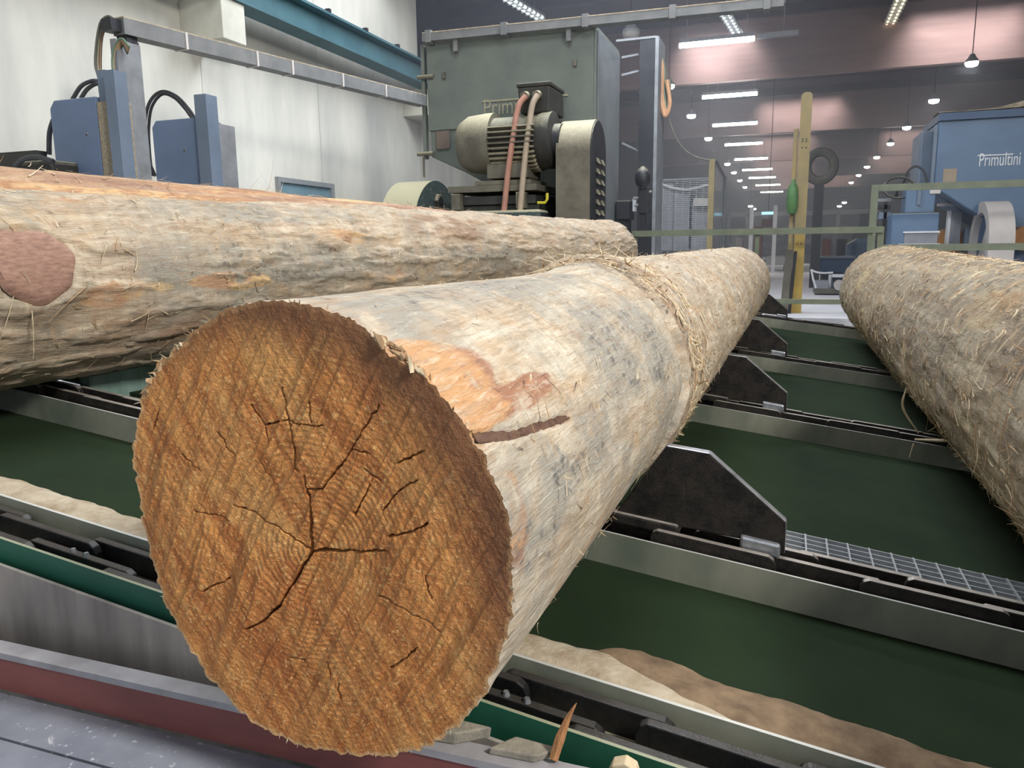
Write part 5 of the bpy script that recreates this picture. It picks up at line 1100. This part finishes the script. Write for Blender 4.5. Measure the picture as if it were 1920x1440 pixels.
for u, v0, lb in ((1408, 388, 'thin white pole in the distance below the paired pendant lamps'), (1452, 385, 'thin white pole in the distance right of the cyan sign')):
    q_ = at_y(u, 440, FAR); o = thing('white_pole', (q_[0], FAR, FZ), lb, 'pole'); MB().box(q_[0]-.06, q_[0]+.06, FAR, FAR+.1, FZ, at_y(u, v0, FAR)[2]).build('shaft', 'white_paint', o); MB().box(q_[0]-.15, q_[0]+.15, FAR-.1, FAR+.2, FZ, FZ+.04).build('foot_plate', 'white_paint', o)
o = thing('cyan_sign', at_y(1442, 400, FAR+1), 'small glowing cyan sign far down the hall', 'sign'); pbox(MB(), 1428, 397, 1455, 402, FAR+1, .08).build('light_panel', 'cyan_sign', o); MB().bar(at_y(1441, 396, FAR+1.04), at_y(1441, 396, FAR+1.04)*np.array([1, 1, 0])+np.array([0, 0, 6.4]), .02, .02, (1, 0, 0)).build('hanger', 'machine_black', o)
o = thing('rust_column', (at_y(1418, 470, 27)[0], 27, FZ), 'rust-brown machine column beside the white pole far down the hall', 'column'); pbox(MB(), 1413, 425, 1428, 520, 27, .4).build('column_shaft', 'rust_brown', o); pbox(MB(), 1428, 410, 1448, 425, 27.2, .4).build('column_head', 'rust_brown', o)
sh = thing('storage_rack', (at_y(1450, 500, 28)[0], 28.3, FZ), 'grey storage rack with white shelves far down the hall', 'rack')
for v in (440, 452, 464, 476, 488): pbox(MB(), 1426, v, 1474, v+3, 28, .7).build('shelf', 'shelf_grey', sh)
for u in (1427, 1472): pbox(MB(), u-2, 430, u+2, 515, 28, .1).build('upright', 'shelf_grey', sh)
pbox(MB(), 1436, 482, 1475, 497, 27.6, .4).build('white_bin', 'white_paint', sh)
# gantry and plant outlines at the end of the hall
ga = thing('far_gantry', (-1, 60, FZ), 'grey steel gantry spanning the far end of the hall', 'gantry')
for u in (1365, 1400, 1436, 1530, 1570, 1625): q_ = at_y(u, 440, 60); MB().box(q_[0]-.12, q_[0]+.12, 60, 60.3, FZ, at_y(u, 395, 60)[2]).build('gantry_post', 'shelf_grey', ga)
z0 = at_y(1480, 396, 60)[2]; MB().box(at_y(1345, 400, 60)[0], at_y(1650, 400, 60)[0], 60, 60.3, z0-.3, z0).build('gantry_beam', 'shelf_grey', ga)
z0 = at_y(1480, 425, 58)[2]; MB().box(at_y(1345, 400, 58)[0], at_y(1650, 400, 58)[0], 58, 59.5, z0-.15, z0).build('walkway', 'shelf_grey', ga)
for i, (u0, u1, v0, y, mt, lb) in enumerate(((1365, 1392, 430, 38, 'shelf_grey', 'grey box machine far behind the clear fence panel'), (1372, 1400, 446, 32, 'white_guard', 'pale low machine in the distance left of the white pole'), (1500, 1528, 415, 40, 'shelf_grey', 'grey distant machine partly behind the yellow post'), (1600, 1650, 400, 44, 'machine_black', 'dark distant machine left of the railing post'), (1690, 1735, 395, 40, 'machine_black', 'dark distant machine behind the control cabinet'))):
    o = thing('distant_machine', (at_y((u0+u1)/2, 450, y)[0], y+.5, FZ), lb, 'machine'); 
    q0, q1 = at_y(u0, 450, y)[0], at_y(u1, 450, y)[0]; zt = at_y((u0+u1)/2, v0, y)[2]
    MB().box(q0, q1, y, y+1.5, FZ, zt*.6+FZ*.4).build('machine_body', mt, o, bevel=.03); MB().box(q0+(q1-q0)*.2, q0+(q1-q0)*.7, y+.2, y+1.2, zt*.6+FZ*.4, zt).build('machine_head', mt, o, bevel=.03); MB().box(q0+.1, q1-.1, y-.02, y, zt*.2+FZ*.8, zt*.45+FZ*.55).build('machine_hatch', 'blue_dark', o)
# ================================================================== HAZE VOLUME in the hall, standing in for lens veil
hm = bpy.data.materials.new('lens_veil_haze'); hm.use_nodes = True; nt = hm.node_tree; nt.nodes.remove(nt.nodes['Principled BSDF'])
vsx = nt.nodes.new('ShaderNodeVolumeScatter'); vsx.inputs['Color'].default_value = (.82, .88, 1, 1); vsx.inputs['Density'].default_value = .024; vsx.inputs['Anisotropy'].default_value = .3
nt.links.new(vsx.outputs[0], nt.nodes['Material Output'].inputs['Volume']); MATS['lens_veil_haze'] = hm
o = MB().box(-8.98, 15.98, 9.6, 105.9, FZ+.01, 6.395).build('veil_haze', 'lens_veil_haze'); tag(o, 'thin bluish haze volume standing in for lens veil down the long hall', 'veil_haze', None, 'stuff')
